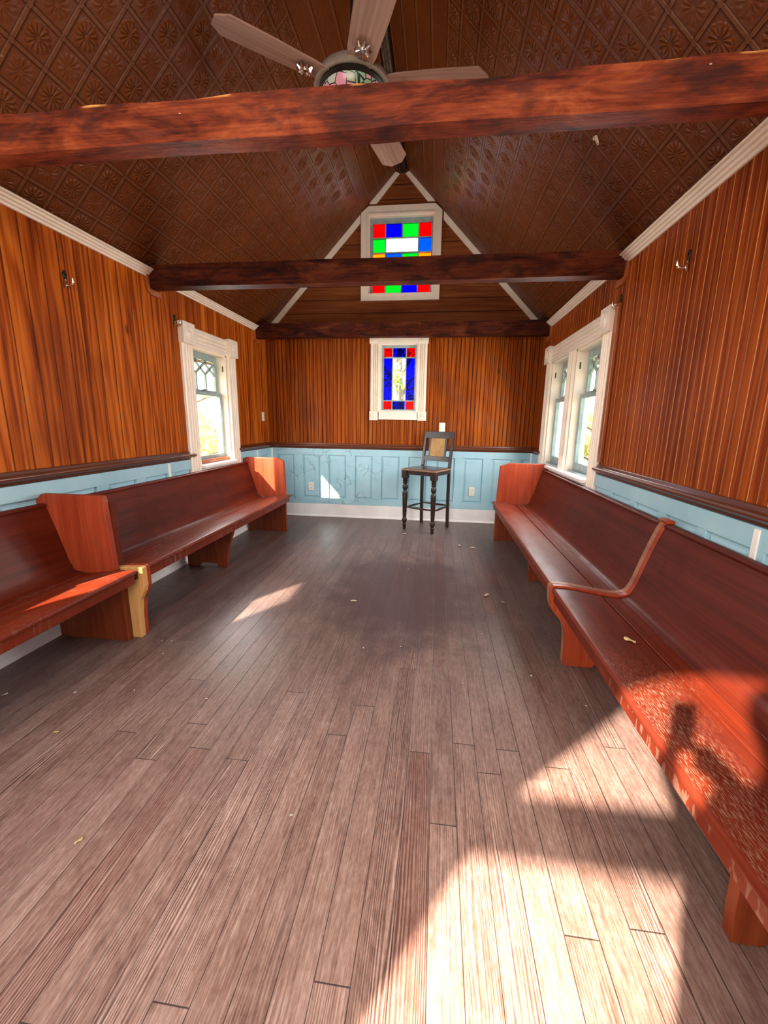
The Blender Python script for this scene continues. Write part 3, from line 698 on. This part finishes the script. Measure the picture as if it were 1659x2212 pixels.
def pew_surfaces(root, X, y0, y1, seat_mat='pew_seat'):
    def ex(m, pts): m.prism([(X(u), z) for u, z in pts], 1, y0, y1)
    m = MB(); ex(m, SEAT_TOP + [(.338, .390), (.535, .394), (.545, .372), (.573, .372), (.575, .424), (.587, .428)]); ex(m, SEAT_BACK + [(.245, .385), (.332, .388)])
    m.prism([(X(.345), .395), (X(.325), .395), (X(.325), .420), (X(.345), .420)], 1, y0, y1)
    m.build('seat', M[seat_mat], root, smooth=35, bevel=.0025)
    m = MB(); ex(m, BACK_FRONT + offset_back(BACK_FRONT, .028)); m.build('backrest', M['pew_back'], root, smooth=35)
    m = MB(); ex(m, smooth_pts([(.032, .804), (.034, .818), (.050, .826), (.074, .824), (.083, .815), (.078, .804)], 3)); m.build('top_rail', M['pew_back'], root, smooth=40)

def pew_end_high(root, X, y0, y1, front=.49, low=.486):
    m = MB()
    m.prism([(X(u), z) for u, z in [(.012, .84), (.05, .880), (.43, .880), (front - .018, .846), (front - .002, .52), (front, .440), (.30, .415), (.20, .43), (.10, .62), (.012, .70)]], 1, y0, y1)
    m.build('end_panel', M['pew_end'], root, bevel=.006)
    m = MB(); m.prism([(X(u), z) for u, z in [(.040, .0), (low, .0), (low + .002, .400), (.560, .400), (.560, .405), (.040, .405)]], 1, y0 + .002, y1 - .002)
    m.build('end_support', M['pew_low'], root, bevel=.004)
LOWF = smooth_pts([(.486, .0), (.488, .10), (.498, .20), (.524, .262), (.572, .318), (.590, .370), (.594, .452)], 4)
def pew_end_low(root, X, y0, y1, mat_face, mat_edge=None):
    """end board cut to the outline of seat and back, slightly proud of both"""
    top = [(u, z + .010) for u, z in (SEAT_TOP + SEAT_BACK + BACK_FRONT)]
    pts = LOWF + top[1:] + [(.082, .838), (.055, .847), (.032, .840), (.026, .70), (.03, .45), (.06, .05), (.06, 0), (.16, 0), (.20, .035), (.30, .035), (.34, 0)]
    m = MB(); m.prism([(X(u), z) for u, z in pts], 1, y0, y1); m.build('end_panel', mat_face, root, bevel=.005)
def pew_mid(root, X, y0, y1, front=.445, k=1.0):
    f = [(front - .008, 0), (front + .0, .10), (front + .018 * k, .20), (front + .055 * k, .30), (front + .075 * k, .36), (front + .085 * k, .398)]
    f = smooth_pts([p for p in f], 3)
    pts = f + [(.06, .398), (.06, 0), (.16, 0), (.20, .035), (front - .11, .035), (front - .085, 0)]
    m = MB(); m.prism([(X(u), z) for u, z in pts], 1, y0, y1); m.build('middle_support', M['pew_low'], root, bevel=.003)

XL = lambda u: u
XR = lambda u: W - u
pa = empty('church_pew', (.25, .9, 0)); pa.location = (0, 0, 0)
pew_surfaces(pa, XL, -.45, 2.078); pew_end_high(pa, XL, 2.078, 2.118, front=.455)
MB().box(.405, .450, 2.119, 2.160, .462, .838).build('edge_strip', M['pew_back'], pa, bevel=.004); pew_mid(pa, XL, .80, .84); pew_end_low(pa, XL, -.49, -.45, M['pew_low'])
tag(pa, 'reddish brown pew along the left wall nearest the camera, with a tall square end panel', 'pew', 'varnished wooden church pews')
pb = empty('church_pew')
pew_surfaces(pb, XL, 2.20, 4.68); pew_end_high(pb, XL, 4.68, 4.722, front=.530, low=.520); pew_mid(pb, XL, 3.385, 3.425)
LOWB = [(.060, 0), (.552, 0), (.556, .16), (.566, .24), (.598, .30), (.606, .335), (.604, .446), (.590, .454), (.44, .446), (.30, .425), (.06, .42)]
m = MB(); m.prism([(u, z) for u, z in [(u - .015 if u > .4 else u, z) for u, z in LOWB]], 1, 2.128, 2.168); m.build('cut_end_board', M['raw'], pb, bevel=.004, label='bare yellow pine end board')
m = MB(); m.prism([(u - .018 if u > .4 else u, z) for u, z in LOWB], 1, 2.168, 2.202); m.build('end_support', M['pew_end'], pb, bevel=.004)
m = MB().box(.510, .560, 2.104, 2.126, .385, .432); m.build('hinge', M['dark_metal'], pa, bevel=.004)
tag(pb, 'long pew by the left window, its near leg a bare yellow pine board', 'pew', 'varnished wooden church pews')
pc = empty('church_pew')
pew_surfaces(pc, XR, 2.262, 4.72); pew_end_high(pc, XR, 4.72, 4.762, front=.545, low=.542); pew_mid(pc, XR, 3.485, 3.53, front=.415, k=.3); pew_end_low(pc, XR, 2.232, 2.264, M['pew_edge'])
tag(pc, 'long pew under the pair of windows on the right, dusty grey seat', 'pew', 'varnished wooden church pews')
pd = empty('church_pew')
pew_surfaces(pd, XR, -.30, 2.195, 'pew_seat_worn'); pew_end_low(pd, XR, 2.195, 2.228, M['pew_end']); pew_mid(pd, XR, .930, .966, front=.432, k=.12); pew_end_low(pd, XR, -.335, -.30, M['pew_end'])
tag(pd, 'sunlit pew along the right wall nearest the camera, crossed by bright sun and shadow', 'pew', 'varnished wooden church pews')

# ================================================================== bar stool
st = empty('bar_stool', (2.175, 5.145, 0), math.radians(-28))
tag(st, 'tall dark bar stool with turned front legs and a tan cane back panel', 'stool')
hw, hd = .197, .200
prof = [(.001, 0), (.017, 0), (.019, .012), (.022, .060), (.024, .066), (.026, .072), (.020, .080), (.022, .092), (.030, .104), (.033, .120), (.030, .136), (.022, .148),
        (.022, .155), (.025, .20), (.029, .33), (.033, .43), (.034, .462), (.029, .478), (.022, .490), (.022, .496), (.030, .508), (.034, .528), (.031, .550), (.023, .566),
        (.023, .572), (.030, .580), (.030, .588), (.022, .596), (.031, .606), (.033, .614), (.025, .622), (.032, .634), (.034, .642), (.028, .648), (.001, .648)]
for sx in (-1, 1):
    m = MB().lathe(prof, 20, (sx * hw, -hd, 0)); m.box(sx * hw - .034, sx * hw + .034, -hd - .034, -hd + .034, .645, .735)
    m.build('front_leg', M['stool'], st, smooth=40)
def slant(m, x0, x1, pts): m.prism(pts, 0, x0, x1)
for sx in (-1, 1):
    x0, x1 = sx * (hw - .008) - .017, sx * (hw - .008) + .017
    pts = [(.205, 0), (.238, 0), (.225, .40), (.225, .70), (.232, .80), (.262, 1.00), (.300, 1.195), (.270, 1.200), (.232, 1.00), (.198, .78), (.190, .60), (.190, .40)]
    MB().prism([(y - .01, z) for y, z in pts], 0, x0, x1).build('rear_leg', M['stool'], st, bevel=.004)
m = MB().box(-hw + .03, hw - .03, -hd - .018, -hd + .012, .690, .735); m.box(-hw + .03, hw - .03, .185, .205, .690, .735)
for sx in (-1, 1): m.box(sx * hw - .014, sx * hw + .014, -hd + .03, .19, .690, .735)
m.build('apron', M['stool'], st, bevel=.003)
MB().prism([(-hw - .040, -hd - .040), (hw + .040, -hd - .040), (hw + .026, .195), (-hw - .026, .195)], 2, .735, .757).build('seat', M['stool_edge'], st, bevel=.007, segs=3)
MB().prism([(-hw - .012, -hd - .012), (hw + .012, -hd - .012), (hw + .002, .175), (-hw - .002, .175)], 2, .755, .765).build('seat_panel', M['stool_seat'], st, bevel=.004, label='dark brown seat panel')
def back_y(z): return .188 + (z - .80) * (.268 - .200) / .40 * 1.05
def back_board(name, x0, x1, z0, z1, mat, t=.018, **k):
    y0, y1 = back_y(z0), back_y(z1)
    return MB().prism([(y0, z0), (y0 + t, z0), (y1 + t, z1), (y1, z1)], 0, x0, x1).build(name, mat, st, bevel=.003, **k)
back_board('top_rail', -hw + .02, hw - .02, 1.110, 1.196, M['stool']); back_board('lower_rail', -hw + .02, hw - .02, .832, .892, M['stool'])
fr_ = back_board('cane_frame', -.122, -.096, .89, 1.112, M['stool']); back_board('cane_frame', .096, .122, .89, 1.112, M['stool'])
back_board('cane_panel', -.098, .098, .890, 1.112, M['cane'], .010, label='tan woven cane panel')
for a, b in (((-hw, -hd, .285), (hw, -hd, .285)), ((-hw, -hd, .275), (-hw + .01, .20, .275)), ((hw, -hd, .275), (hw - .01, .20, .275)), ((-hw, .20, .285), (hw, .20, .285))):
    a, b = Vector(a), Vector(b); d_ = (b - a)
    MB().tube([a + d_ * t for t in (.04, .2, .45, .55, .8, .96)], [.008, .011, .014, .014, .011, .008], 10).build('stretcher', M['stool'], st, smooth=50)

# ================================================================== ceiling fan
FX, FY, FZ = 1.745, 2.64, 3.06
cf = empty('ceiling_fan', (FX, FY, FZ)); tag(cf, 'five-bladed ceiling fan hanging from the ridge, pale wood blades and a leaded glass light bowl', 'fan')
MB().lathe([(.001, 0), (.013, 0), (.013, ZR - FZ - .25), (.001, ZR - FZ - .25)], 16, (0, 0, .17)).build('downrod', M['dark_metal'], cf, smooth=40)
MB().lathe([(.001, ZR - FZ - .08), (.075, ZR - FZ - .08), (.07, ZR - FZ - .13), (.02, ZR - FZ - .17), (.001, ZR - FZ - .17)], 24).build('canopy', M['dark_metal'], cf, smooth=40)
HS = .078
MB().lathe([(r_, z_ + HS) for r_, z_ in [(.001, .025), (.06, .022), (.12, .006), (.155, -.016), (.185, -.040), (.205, -.075), (.208, -.092), (.196, -.094), (.17, -.085), (.001, -.075)]], 40).build('motor_housing', M['pewter'], cf, smooth=50)
MB().lathe([(r_, z_ + HS) for r_, z_ in [(.001, -.07), (.178, -.07), (.180, -.100), (.166, -.108), (.150, -.104), (.001, -.10)]], 40).build('fitter_ring', M['dark_metal'], cf, smooth=40)
MB().lathe([(r_, z_ + HS) for r_, z_ in [(.166, -.098), (.160, -.125), (.140, -.155), (.105, -.182), (.055, -.198), (.001, -.203)]], 40).build('light_bowl', M['tiffany'], cf, smooth=60)
def blade_mesh():
    m = MB(); r0, r1 = .165, .715
    ol = [(r0, -.060), (.24, -.073), (.45, -.084), (.66, -.087), (r1 - .01, -.047), (r1, -.036), (r1, .036), (r1 - .01, .047), (.66, .087), (.45, .084), (.24, .073), (r0, .060)]
    ca, sa = math.cos(math.radians(11)), -math.sin(math.radians(11))
    for t in (-.004, .004): m.v += [(x, y * ca - t * sa, y * sa + t * ca) for x, y in ol]
    n = len(ol); m.f += [tuple(range(n - 1, -1, -1)), tuple(range(n, 2 * n))] + [(i, (i + 1) % n, (i + 1) % n + n, i + n) for i in range(n)]
    return m
def medal_mesh():
    m = MB(); ca, sa = math.cos(math.radians(11)), -math.sin(math.radians(11)); c0 = (.272, 0, -.012)
    m.lathe([(.001, -.012), (.010, -.012), (.014, -.004), (.014, .002), (.001, .002)], 12, c0)
    for k in range(9):
        a = 2 * PI * k / 9; r = .029
        m.tube([(c0[0] + r * .55 * math.cos(a), r * .55 * math.sin(a), c0[2] - .006), (c0[0] + r * 1.05 * math.cos(a), r * 1.05 * math.sin(a), c0[2] - .010), (c0[0] + r * 1.5 * math.cos(a), r * 1.5 * math.sin(a), c0[2] - .001)], [.004, .010, .004], 6)
    m.v = [(x, y * ca - z * sa, y * sa + z * ca) for x, y, z in m.v]
    return m
for ang in (-140, -68, 3, 76, 148):
    bl = blade_mesh().build('blade', M['blade'], cf, bevel=.002); bl.rotation_euler = (0, 0, math.radians(ang))
    md = medal_mesh().build('blade_medallion', M['silver'], bl, smooth=50, label='silver flower medallion')
    ir = MB().box(.12, .19, -.02, .02, .004, .012).build('blade_iron', M['pewter'], bl, bevel=.002)

# ================================================================== wall hooks, plates
def hook(x, y, z, sgn, label):
    r = empty('wall_hook', (x, y, z)); tag(r, label, 'hook', 'curtain rod hooks on the side walls')
    MB().lathe([(.001, 0), (.016, 0), (.015, sgn * .004), (.006, sgn * .008), (.001, sgn * .008)], 14, (0, 0, .018), axis=0).build('back_plate', M['dark_metal'], r, smooth=40)
    MB().box(*sorted((0, sgn * .008)), -.007, .007, -.022, .040).build('shank', M['dark_metal'], r, bevel=.002, label='dark shank')
    pts = [(sgn * .004, 0, -.012)] + [(sgn * (.028 - .025 * math.cos(t)), 0, -.022 - .022 * math.sin(t)) for t in [k * PI / 8 for k in range(0, 9)]] + [(sgn * .053, 0, -.004)]
    MB().tube(pts, .0068, 10).build('hook_curve', M['chrome'], r, smooth=60, label='shiny curved tip')
    MB().tube([(sgn * .006, -.004, -.020), (sgn * .010, -.010, -.062)], .0065, 8).build('hook_spur', M['chrome'], r, smooth=60)
hook(0, 2.503, 2.13, 1, 'small metal hook high on the open left wall, in front of the dark middle beam')
hook(0, 3.587, 2.135, 1, 'small metal hook beside the top corner of the single left window')
hook(W, 2.51, 2.135, -1, 'small metal hook high on the open right wall, nearer than the middle beam')
hook(W, 3.325, 2.150, -1, 'small metal hook beside the top corner of the right window pair')

def outlet(x, z, label):
    y = D - .022
    r = empty('power_outlet', (x, y, z)); tag(r, label, 'outlet')
    MB().box(-.036, .036, -.006, 0, -.058, .058).build('cover_plate', M['plastic'], r, bevel=.003)
    for s in (-1, 1):
        f = MB().lathe([(.001, 0), (.017, 0), (.016, -.002), (.001, -.002)], 16, (0, -.006, s * .024), axis=1).build('receptacle', M['plastic'], r)
        MB().box(-.008, -.005, -.0088, -.0078, s * .024 - .006, s * .024 + .007).box(.005, .008, -.0088, -.0078, s * .024 - .006, s * .024 + .007).build('slot', M['slot'], f)
outlet(.573, .425, 'ivory power outlet on the blue panelling left of the stool, nearer the left pew')
outlet(2.752, .42, 'ivory power outlet on the blue panelling right of the stool, nearer the right pew')
def switch(loc, rz, label):
    r = empty('switch_plate', loc, rz); tag(r, label, 'switch plate')
    MB().box(-.038, .038, -.006, 0, -.058, .058).build('cover_plate', M['plastic'], r, bevel=.003)
    MB().box(-.006, .006, -.012, -.006, -.012, .012).build('toggle', M['plastic'], r, bevel=.002)
switch((2.330, D, 1.246), 0, 'ivory switch plate on the beadboard just behind the top of the stool')
switch((0, 5.368, 1.350), math.radians(90), 'ivory switch plate on the left wall between the window and the far corner')

# ================================================================== dry leaves and debris on the floor
M['leaf'] = mat_plain('dry tan leaf', (.62, .50, .34), .7, var=.12, scale=60)
M['leaf_y'] = mat_plain('dry yellow leaf', (.68, .52, .22), .7, var=.12, scale=60)
M['crumb'] = mat_plain('pale paint chip', (.75, .68, .60), .7, var=.08, scale=60)
def leaf(x, y, s, rz, z, mat, lobes, label, cat='leaf', name='dry_leaf', group='dry leaves lying about the room', tilt=.0):
    m = MB(); n = 22; vs = [(0, 0, .3)]
    for k in range(n):
        a = 2 * PI * k / n
        r = (.55 + .45 * math.cos(a)) * .6 + .4 * abs(math.cos(a * lobes / 2)) + .1 * random.random()
        vs.append((r * math.cos(a) * 1.2, r * math.sin(a) * .75, .25 * abs(math.sin(a * 1.5 + rz)) + .15 * random.random()))
    m.add([(p[0] * s, p[1] * s, p[2] * s) for p in vs], [(0, k + 1, (k + 1) % n + 1) for k in range(n)])
    me = m.build(name, mat, smooth=60); md = me.modifiers.new('thick', 'SOLIDIFY'); md.thickness = max(.0008, s * .05); md.offset = 1
    me.location = (x, y, z + .0005); me.rotation_euler = (tilt, 0, rz); tag(me, label, cat, group)
    return me
leaf(1.920, 4.815, .030, .5, 0, M['leaf'], 3, 'curled tan leaf on the floor in front of the stool\'s left front leg')
leaf(2.560, 4.417, .030, 1.7, 0, M['leaf'], 5, 'tan leaf on the floor between stool and right pew, left one of that pair')
leaf(2.703, 4.356, .036, 2.7, 0, M['leaf'], 5, 'tan lobed leaf on the floor beside the far right pew, right one of that pair')
leaf(2.691, 3.095, .032, .9, 0, M['leaf'], 3, 'larger pale leaf on the floor beside the middle of the far right pew')
leaf(2.812, 2.994, .016, 2.2, 0, M['leaf'], 2, 'tiny leaf just right of the larger pale leaf beside the far right pew')
leaf(1.695, 2.844, .024, 0, 0, M['leaf'], 2, 'pale leaf on the dark stained patch in the middle of the floor')
leaf(1.199, .940, .014, 1.2, 0, M['leaf_y'], 2, 'yellow sliver of leaf on bare boards low at the left, nearest the camera')
leaf(.714, 1.352, .011, .2, 0, M['leaf_y'], 2, 'small yellow leaf on the floor in front of the near left pew')
leaf(.26, 1.534, .014, 1.0, 0, M['leaf'], 2, 'brownish leaf at the left picture edge under the near left pew')
leaf(3.095, 1.678, .026, 2.3, .437, M['leaf_y'], 2, 'thin yellow leaf lying on the seat of the near right pew')
lf = leaf(3.074, 2.836, .030, .4, 2.858, M['leaf'], 3, 'dry tan leaf caught on the tin ceiling right behind the nearest beam'); lf.rotation_euler = (0, math.radians(45.7), .4)
CH = [((1.438, 5.132), 'pale chip on the floor by the far wall, between left pew and stool'), ((2.599, 2.484), 'pale chip on the floor level with the end of the near right pew'),
      ((2.104, 2.258), 'pale chip near the centre of the floor, right of the seam'), ((1.889, 2.21), 'pale chip near the centre of the floor, left of the seam'), ((.735, 2.117), 'pale chip by the bare pine leg, farthest of that cluster'),
      ((.773, 1.983), 'pale chip by the bare pine leg, nearest of that cluster'), ((.847, 1.655), 'pale chip on the floor in front of the near left pew end'), ((1.83, 1.119), 'pale chip on the bare boards in the lower middle of the floor'),
      ((2.815, 2.068), 'pale chip in front of the near right pew leg'), ((3.021, 1.855), 'pale chip at the edge of the shadow under the near right pew'), ((.574, 1.598), 'pale chip beneath the front edge of the near left pew'),
      ((1.225, 1.646), 'pale chip on worn boards left of the middle'), ((.681, 2.109), 'pale chip touching the shadow of the bare pine leg'), ((2.06, 3.6), 'pale chip on the dark far floor in the middle'),
      ((2.45, 1.95), 'pale chip just short of the sunlit triangle'), ((1.50, 4.20), 'pale chip on the far floor left of the stool')]
for i, ((x, y), lb) in enumerate(CH):
    leaf(x, y, random.uniform(.0055, .008), random.uniform(0, 6), 0, M['crumb'], 3, lb, 'chip', 'paint_chip', 'pale paint chips on the floor')

# ================================================================== outdoors
M['grass'] = mat_plain('dry pale grass', (.42, .40, .22), .9, var=.2, scale=3)
struct(MB().box(-40, 44, -30, 60, -.7, -.6).build('ground', M['grass']))
M['bark'] = mat_plain('grey bark', (.20, .16, .13), .9, var=.2, scale=8, bump=.4)
def mat_leafy(name, c1, c2):
    b = NT(name); b.xyz(); n = b.noise(b.obj, 6, 4, .6)
    col = b.ramp(n, [(.3, c1), (.7, c2)])
    d = b.node('ShaderNodeBsdfDiffuse'); t = b.node('ShaderNodeBsdfTranslucent'); b.put(d.inputs[0], col); b.put(t.inputs[0], col)
    mx = b.node('ShaderNodeMixShader'); mx.inputs[0].default_value = .45
    b.t.links.new(d.outputs[0], mx.inputs[1]); b.t.links.new(t.outputs[0], mx.inputs[2]); b.t.links.new(mx.outputs[0], b.out.inputs[0]); return b.mat
M['fol_y'] = mat_leafy('yellow green foliage', (.60, .60, .24), (.85, .82, .48))
M['fol_g'] = mat_leafy('green foliage', (.16, .26, .05), (.36, .42, .10))
def tree(x, y, h, cr, nl, mat, label, ls=.10, trunk=True, name='leafy_tree', cat='tree', base=-.6, spread=.75):
    r = empty(name, (x, y, base)); tag(r, label, cat)
    if trunk:
        m = MB(); m.tube([(0, 0, 0), (.04, .02, h * .35), (-.03, 0, h * .7), (0, .03, h * .95)], [h * .035, h * .028, h * .018, .02], 10)
        for k in range(9):
            a = k * 2.4; z0 = h * (.35 + .06 * k)
            m.tube([(0, 0, z0), (cr * .5 * math.cos(a), cr * .5 * math.sin(a), z0 + h * .10), (cr * .9 * math.cos(a), cr * .9 * math.sin(a), z0 + h * .14)], [h * .012, h * .008, .008], 6)
        m.build('trunk', M['bark'], r, smooth=60)
    m = MB(); rs = random.Random(int(x * 100 + y * 10))
    blobs = [(rs.uniform(-.6, .6) * cr, rs.uniform(-.6, .6) * cr, h * rs.uniform(.35 if trunk else .1, .95), cr * rs.uniform(.3, .55)) for _ in range(14)]
    for _ in range(nl):
        bx_, by_, bz_, br = rs.choice(blobs); v = Vector((rs.gauss(0, 1), rs.gauss(0, 1), rs.gauss(0, 1))).normalized() * br * rs.random() ** .4
        c = Vector((bx_, by_, max(.05, bz_ + v.z * spread))) + Vector((v.x, v.y, 0)); a = Vector((rs.gauss(0, 1), rs.gauss(0, 1), rs.gauss(0, 1))).normalized(); b = a.cross(Vector((rs.gauss(0, 1), rs.gauss(0, 1), 1))).normalized()
        s = ls * rs.uniform(.6, 1.3)
        m.add([c - a * s, c + b * s * .5, c + a * s, c - b * s * .5], [(0, 1, 2, 3)])
    m.build('foliage', mat, r)
tree(-3.2, 8.6, 2.55, 1.1, 3600, M['fol_y'], 'yellow-green tree seen through the lower pane of the left window', .07)
tree(-6.0, 12.5, 2.0, 1.6, 3000, M['fol_g'], 'dull green bush behind the yellow tree outside the left window', .09, trunk=False, name='garden_bush', cat='bush')
tree(4.95, 6.9, 2.6, .55, 2600, M['fol_y'], 'yellow-green sapling seen at the right side of the nearer right window', .05)
tree(1.32, 10.5, 4.6, .75, 1500, M['fol_g'], 'thin tree seen through the clear pane of the small stained glass window', .06)

# white boarded shed outside the right-hand windows
M['shed'] = mat_plain('white boarding', (.82, .80, .80), .6, var=.02)
M['roof'] = mat_plain('grey roof', (.30, .30, .31), .8, var=.1)
sh = empty('garden_shed', (6.4, 11.4, -.6)); tag(sh, 'white boarded shed standing outside the right-hand windows', 'shed')
m = MB().box(-.95, 1.9, 0, 2.2, 0, 3.3)
for k in range(20): m.box(-.96 + k * .145, -.93 + k * .145, -.02, 0, 0, 3.3)
m.build('wall', M['shed'], sh)
MB().prism([(-1.15, 3.3), (2.1, 3.3), (.47, 4.4)], 1, -.25, 2.4).build('roof', M['roof'], sh)

# ================================================================== the photographer behind the camera (only the shadow shows)
M['cloth'] = mat_plain('dark cloth', (.05, .05, .06), .9); M['skin'] = mat_plain('skin', (.55, .33, .24), .6); M['phone'] = mat_plain('black phone', (.02, .02, .02), .3)
def person():
    r = empty('person', (2.295, -.42, 0)); tag(r, 'person behind the camera, seen only as a shadow over the near right pew', 'person')
    J = {}; vs = []; rad = []; ed = []
    def v(name, p, ra): J[name] = len(vs); vs.append(p); rad.append(ra)
    v('pelvis', (0, 0, .92), .165); v('waist', (0, 0, 1.08), .150); v('chest', (0, .01, 1.27), .145); v('neck0', (0, .01, 1.44), .06); v('neck', (0, .02, 1.50), .052); v('head0', (0, .03, 1.57), .072); v('head', (0, .03, 1.66), .085); v('crown', (0, .02, 1.73), .055)
    for s, n in ((-1, 'l'), (1, 'r')):
        v(n + 'sh', (s * .17, 0, 1.38), .062); v(n + 'el', (s * (.24 if s > 0 else .11), .14, 1.13), .045); v(n + 'wr', (s * .10 - .03, .285, 1.20), .030); v(n + 'hd', (s * .060 - .03, .335, 1.235), .030)
        v(n + 'hip', (s * .09, 0, .86), .10); v(n + 'kn', (s * .10, .02, .48), .062); v(n + 'an', (s * .10, 0, .09), .042); v(n + 'toe', (s * .11, .15, .035), .035)
    E_ = [('pelvis', 'waist'), ('waist', 'chest'), ('chest', 'neck0'), ('neck0', 'neck'), ('neck', 'head0'), ('head0', 'head'), ('head', 'crown')]
    for n in 'lr': E_ += [('chest', n + 'sh'), (n + 'sh', n + 'el'), (n + 'el', n + 'wr'), (n + 'wr', n + 'hd'), ('pelvis', n + 'hip'), (n + 'hip', n + 'kn'), (n + 'kn', n + 'an'), (n + 'an', n + 'toe')]
    for n, s in (('l', -1), ('r', 1)):                 # fingers and thumb closing on the phone
        hx, hy, hz = vs[J[n + 'hd']]
        for k in range(4):
            nm = f'{n}f{k}'; v(nm, (hx - s * .012, hy + .034, hz + .028 - .017 * k), .009); v(nm + 'b', (hx - s * .036, hy + .044, hz + .028 - .017 * k), .008)
            E_ += [(n + 'hd', nm), (nm, nm + 'b')]
        v(n + 'th', (hx - s * .012, hy + .002, hz + .045), .010); v(n + 'tb', (hx - s * .032, hy + .014, hz + .060), .009); E_ += [(n + 'hd', n + 'th'), (n + 'th', n + 'tb')]
    me = bpy.data.meshes.new('body'); me.from_pydata(vs, [(J[a], J[b]) for a, b in E_], [])
    o = bpy.data.objects.new('body', me); COL.objects.link(o); o.parent = r; me.materials.append(M['cloth'])
    sk = o.modifiers.new('skin', 'SKIN'); layer = me.skin_vertices[0] if me.skin_vertices else None
    if layer is None:
        bm = bmesh.new(); bm.from_mesh(me); bm.verts.layers.skin.verify(); bm.to_mesh(me); bm.free(); layer = me.skin_vertices[0]
    for i, ra in enumerate(rad): layer.data[i].radius = (ra, ra)
    layer.data[0].use_root = True
    sub = o.modifiers.new('sub', 'SUBSURF'); sub.levels = 1; sub.render_levels = 2
    ph = MB().box(-.038, .038, -.005, .004, -.078, .078).build('mobile_phone', M['phone'], bevel=.004)
    ph.location = (2.262, -.0245, 1.316); ph.rotation_euler = (math.radians(-3), 0, math.radians(4)); tag(ph, 'phone held up by the person behind the camera, seen only as a block of shadow', 'phone')
person()

# ================================================================== camera
R_ = ((0,) * 3,)
cam = bpy.data.cameras.new('camera'); co = bpy.data.objects.new('camera', cam); COL.objects.link(co); sc.camera = co
yaw, pitch, roll, f_px = .1219, -.2125, .0142, 903.3
cy, sy, cp, sp = math.cos(yaw), math.sin(yaw), math.cos(pitch), math.sin(pitch)
fwd = Vector((-sy * cp, cy * cp, sp)); right = Vector((cy, sy, 0)); up = right.cross(fwd)
r2 = right * math.cos(roll) + up * math.sin(roll); u2 = up * math.cos(roll) - right * math.sin(roll)
mw = Matrix(((r2.x, u2.x, -fwd.x, 2.2705), (r2.y, u2.y, -fwd.y, 0), (r2.z, u2.z, -fwd.z, 1.306), (0, 0, 0, 1)))
co.matrix_world = mw
cam.sensor_fit = 'HORIZONTAL'; cam.sensor_width = 36; cam.lens = f_px / 1659 * 36; cam.clip_start = .01

# ================================================================== light
sun = bpy.data.lights.new('sun', 'SUN'); sun.energy = 29; sun.angle = math.radians(1.1); sun.color = (1, .88, .74)
so = bpy.data.objects.new('sun', sun); COL.objects.link(so)
dirv = Vector((.535, .845, -.613)).normalized(); so.rotation_euler = dirv.to_track_quat('-Z', 'Y').to_euler()
wd = bpy.data.worlds.new('world'); sc.world = wd; wd.use_nodes = True; nt = wd.node_tree; nt.nodes.clear()
sky = nt.nodes.new('ShaderNodeTexSky'); sky.sky_type = 'NISHITA'; sky.sun_disc = False; sky.sun_elevation = math.radians(32); sky.sun_rotation = math.radians(212); sky.dust_density = 3.5; sky.air_density = .8
bg = nt.nodes.new('ShaderNodeBackground'); wo = nt.nodes.new('ShaderNodeOutputWorld')
mxn = nt.nodes.new('ShaderNodeMix'); mxn.data_type = 'RGBA'; mxn.inputs[0].default_value = .6; mxn.inputs[7].default_value = (4.6, 4.9, 5.2, 1)
nt.links.new(sky.outputs[0], mxn.inputs[6]); nt.links.new(mxn.outputs[2], bg.inputs[0]); bg.inputs[1].default_value = 1.0; nt.links.new(bg.outputs[0], wo.inputs[0])
def area(name, loc, target, sx, sy_, e, col=(1, 1, 1)):
    l = bpy.data.lights.new(name, 'AREA'); l.shape = 'RECTANGLE'; l.size = sx; l.size_y = sy_; l.energy = e; l.color = col
    o = bpy.data.objects.new(name, l); COL.objects.link(o); o.location = loc
    o.rotation_euler = (Vector(target) - Vector(loc)).to_track_quat('-Z', 'Y').to_euler(); return o
area('door_fill', (1.75, -.7, 2.1), (1.75, 3.2, .9), 2.6, 1.6, 85, (1, .95, .90))  # added fill lamp above the camera, lifts the interior from the doorway side
area('left_window_fill', (.12, 4.13, 1.45), (2.5, 4.0, 1.0), .6, 1.0, 26, (1, .98, .95))  # extra lamp set inside the left window to boost its daylight
area('right_window_fill', (W - .12, 4.27, 1.45), (1.0, 4.0, 1.0), 1.4, 1.0, 40, (1, .98, .95))  # added fill just inside the right window pair
area('overhead_fill', (1.75, 2.2, 2.22), (1.75, 2.2, 0), 2.6, 4.0, 12, (1, .93, .86))  # added soft overhead fill

sc.view_settings.view_transform = 'Standard'; sc.view_settings.look = 'None'; sc.view_settings.exposure = 0.2; sc.view_settings.gamma = 1
sc.cycles.use_denoising = True; sc.cycles.max_bounces = 8; sc.cycles.transparent_max_bounces = 12; sc.cycles.sample_clamp_indirect = 6
sc.cycles.caustics_reflective = False; sc.cycles.caustics_refractive = False
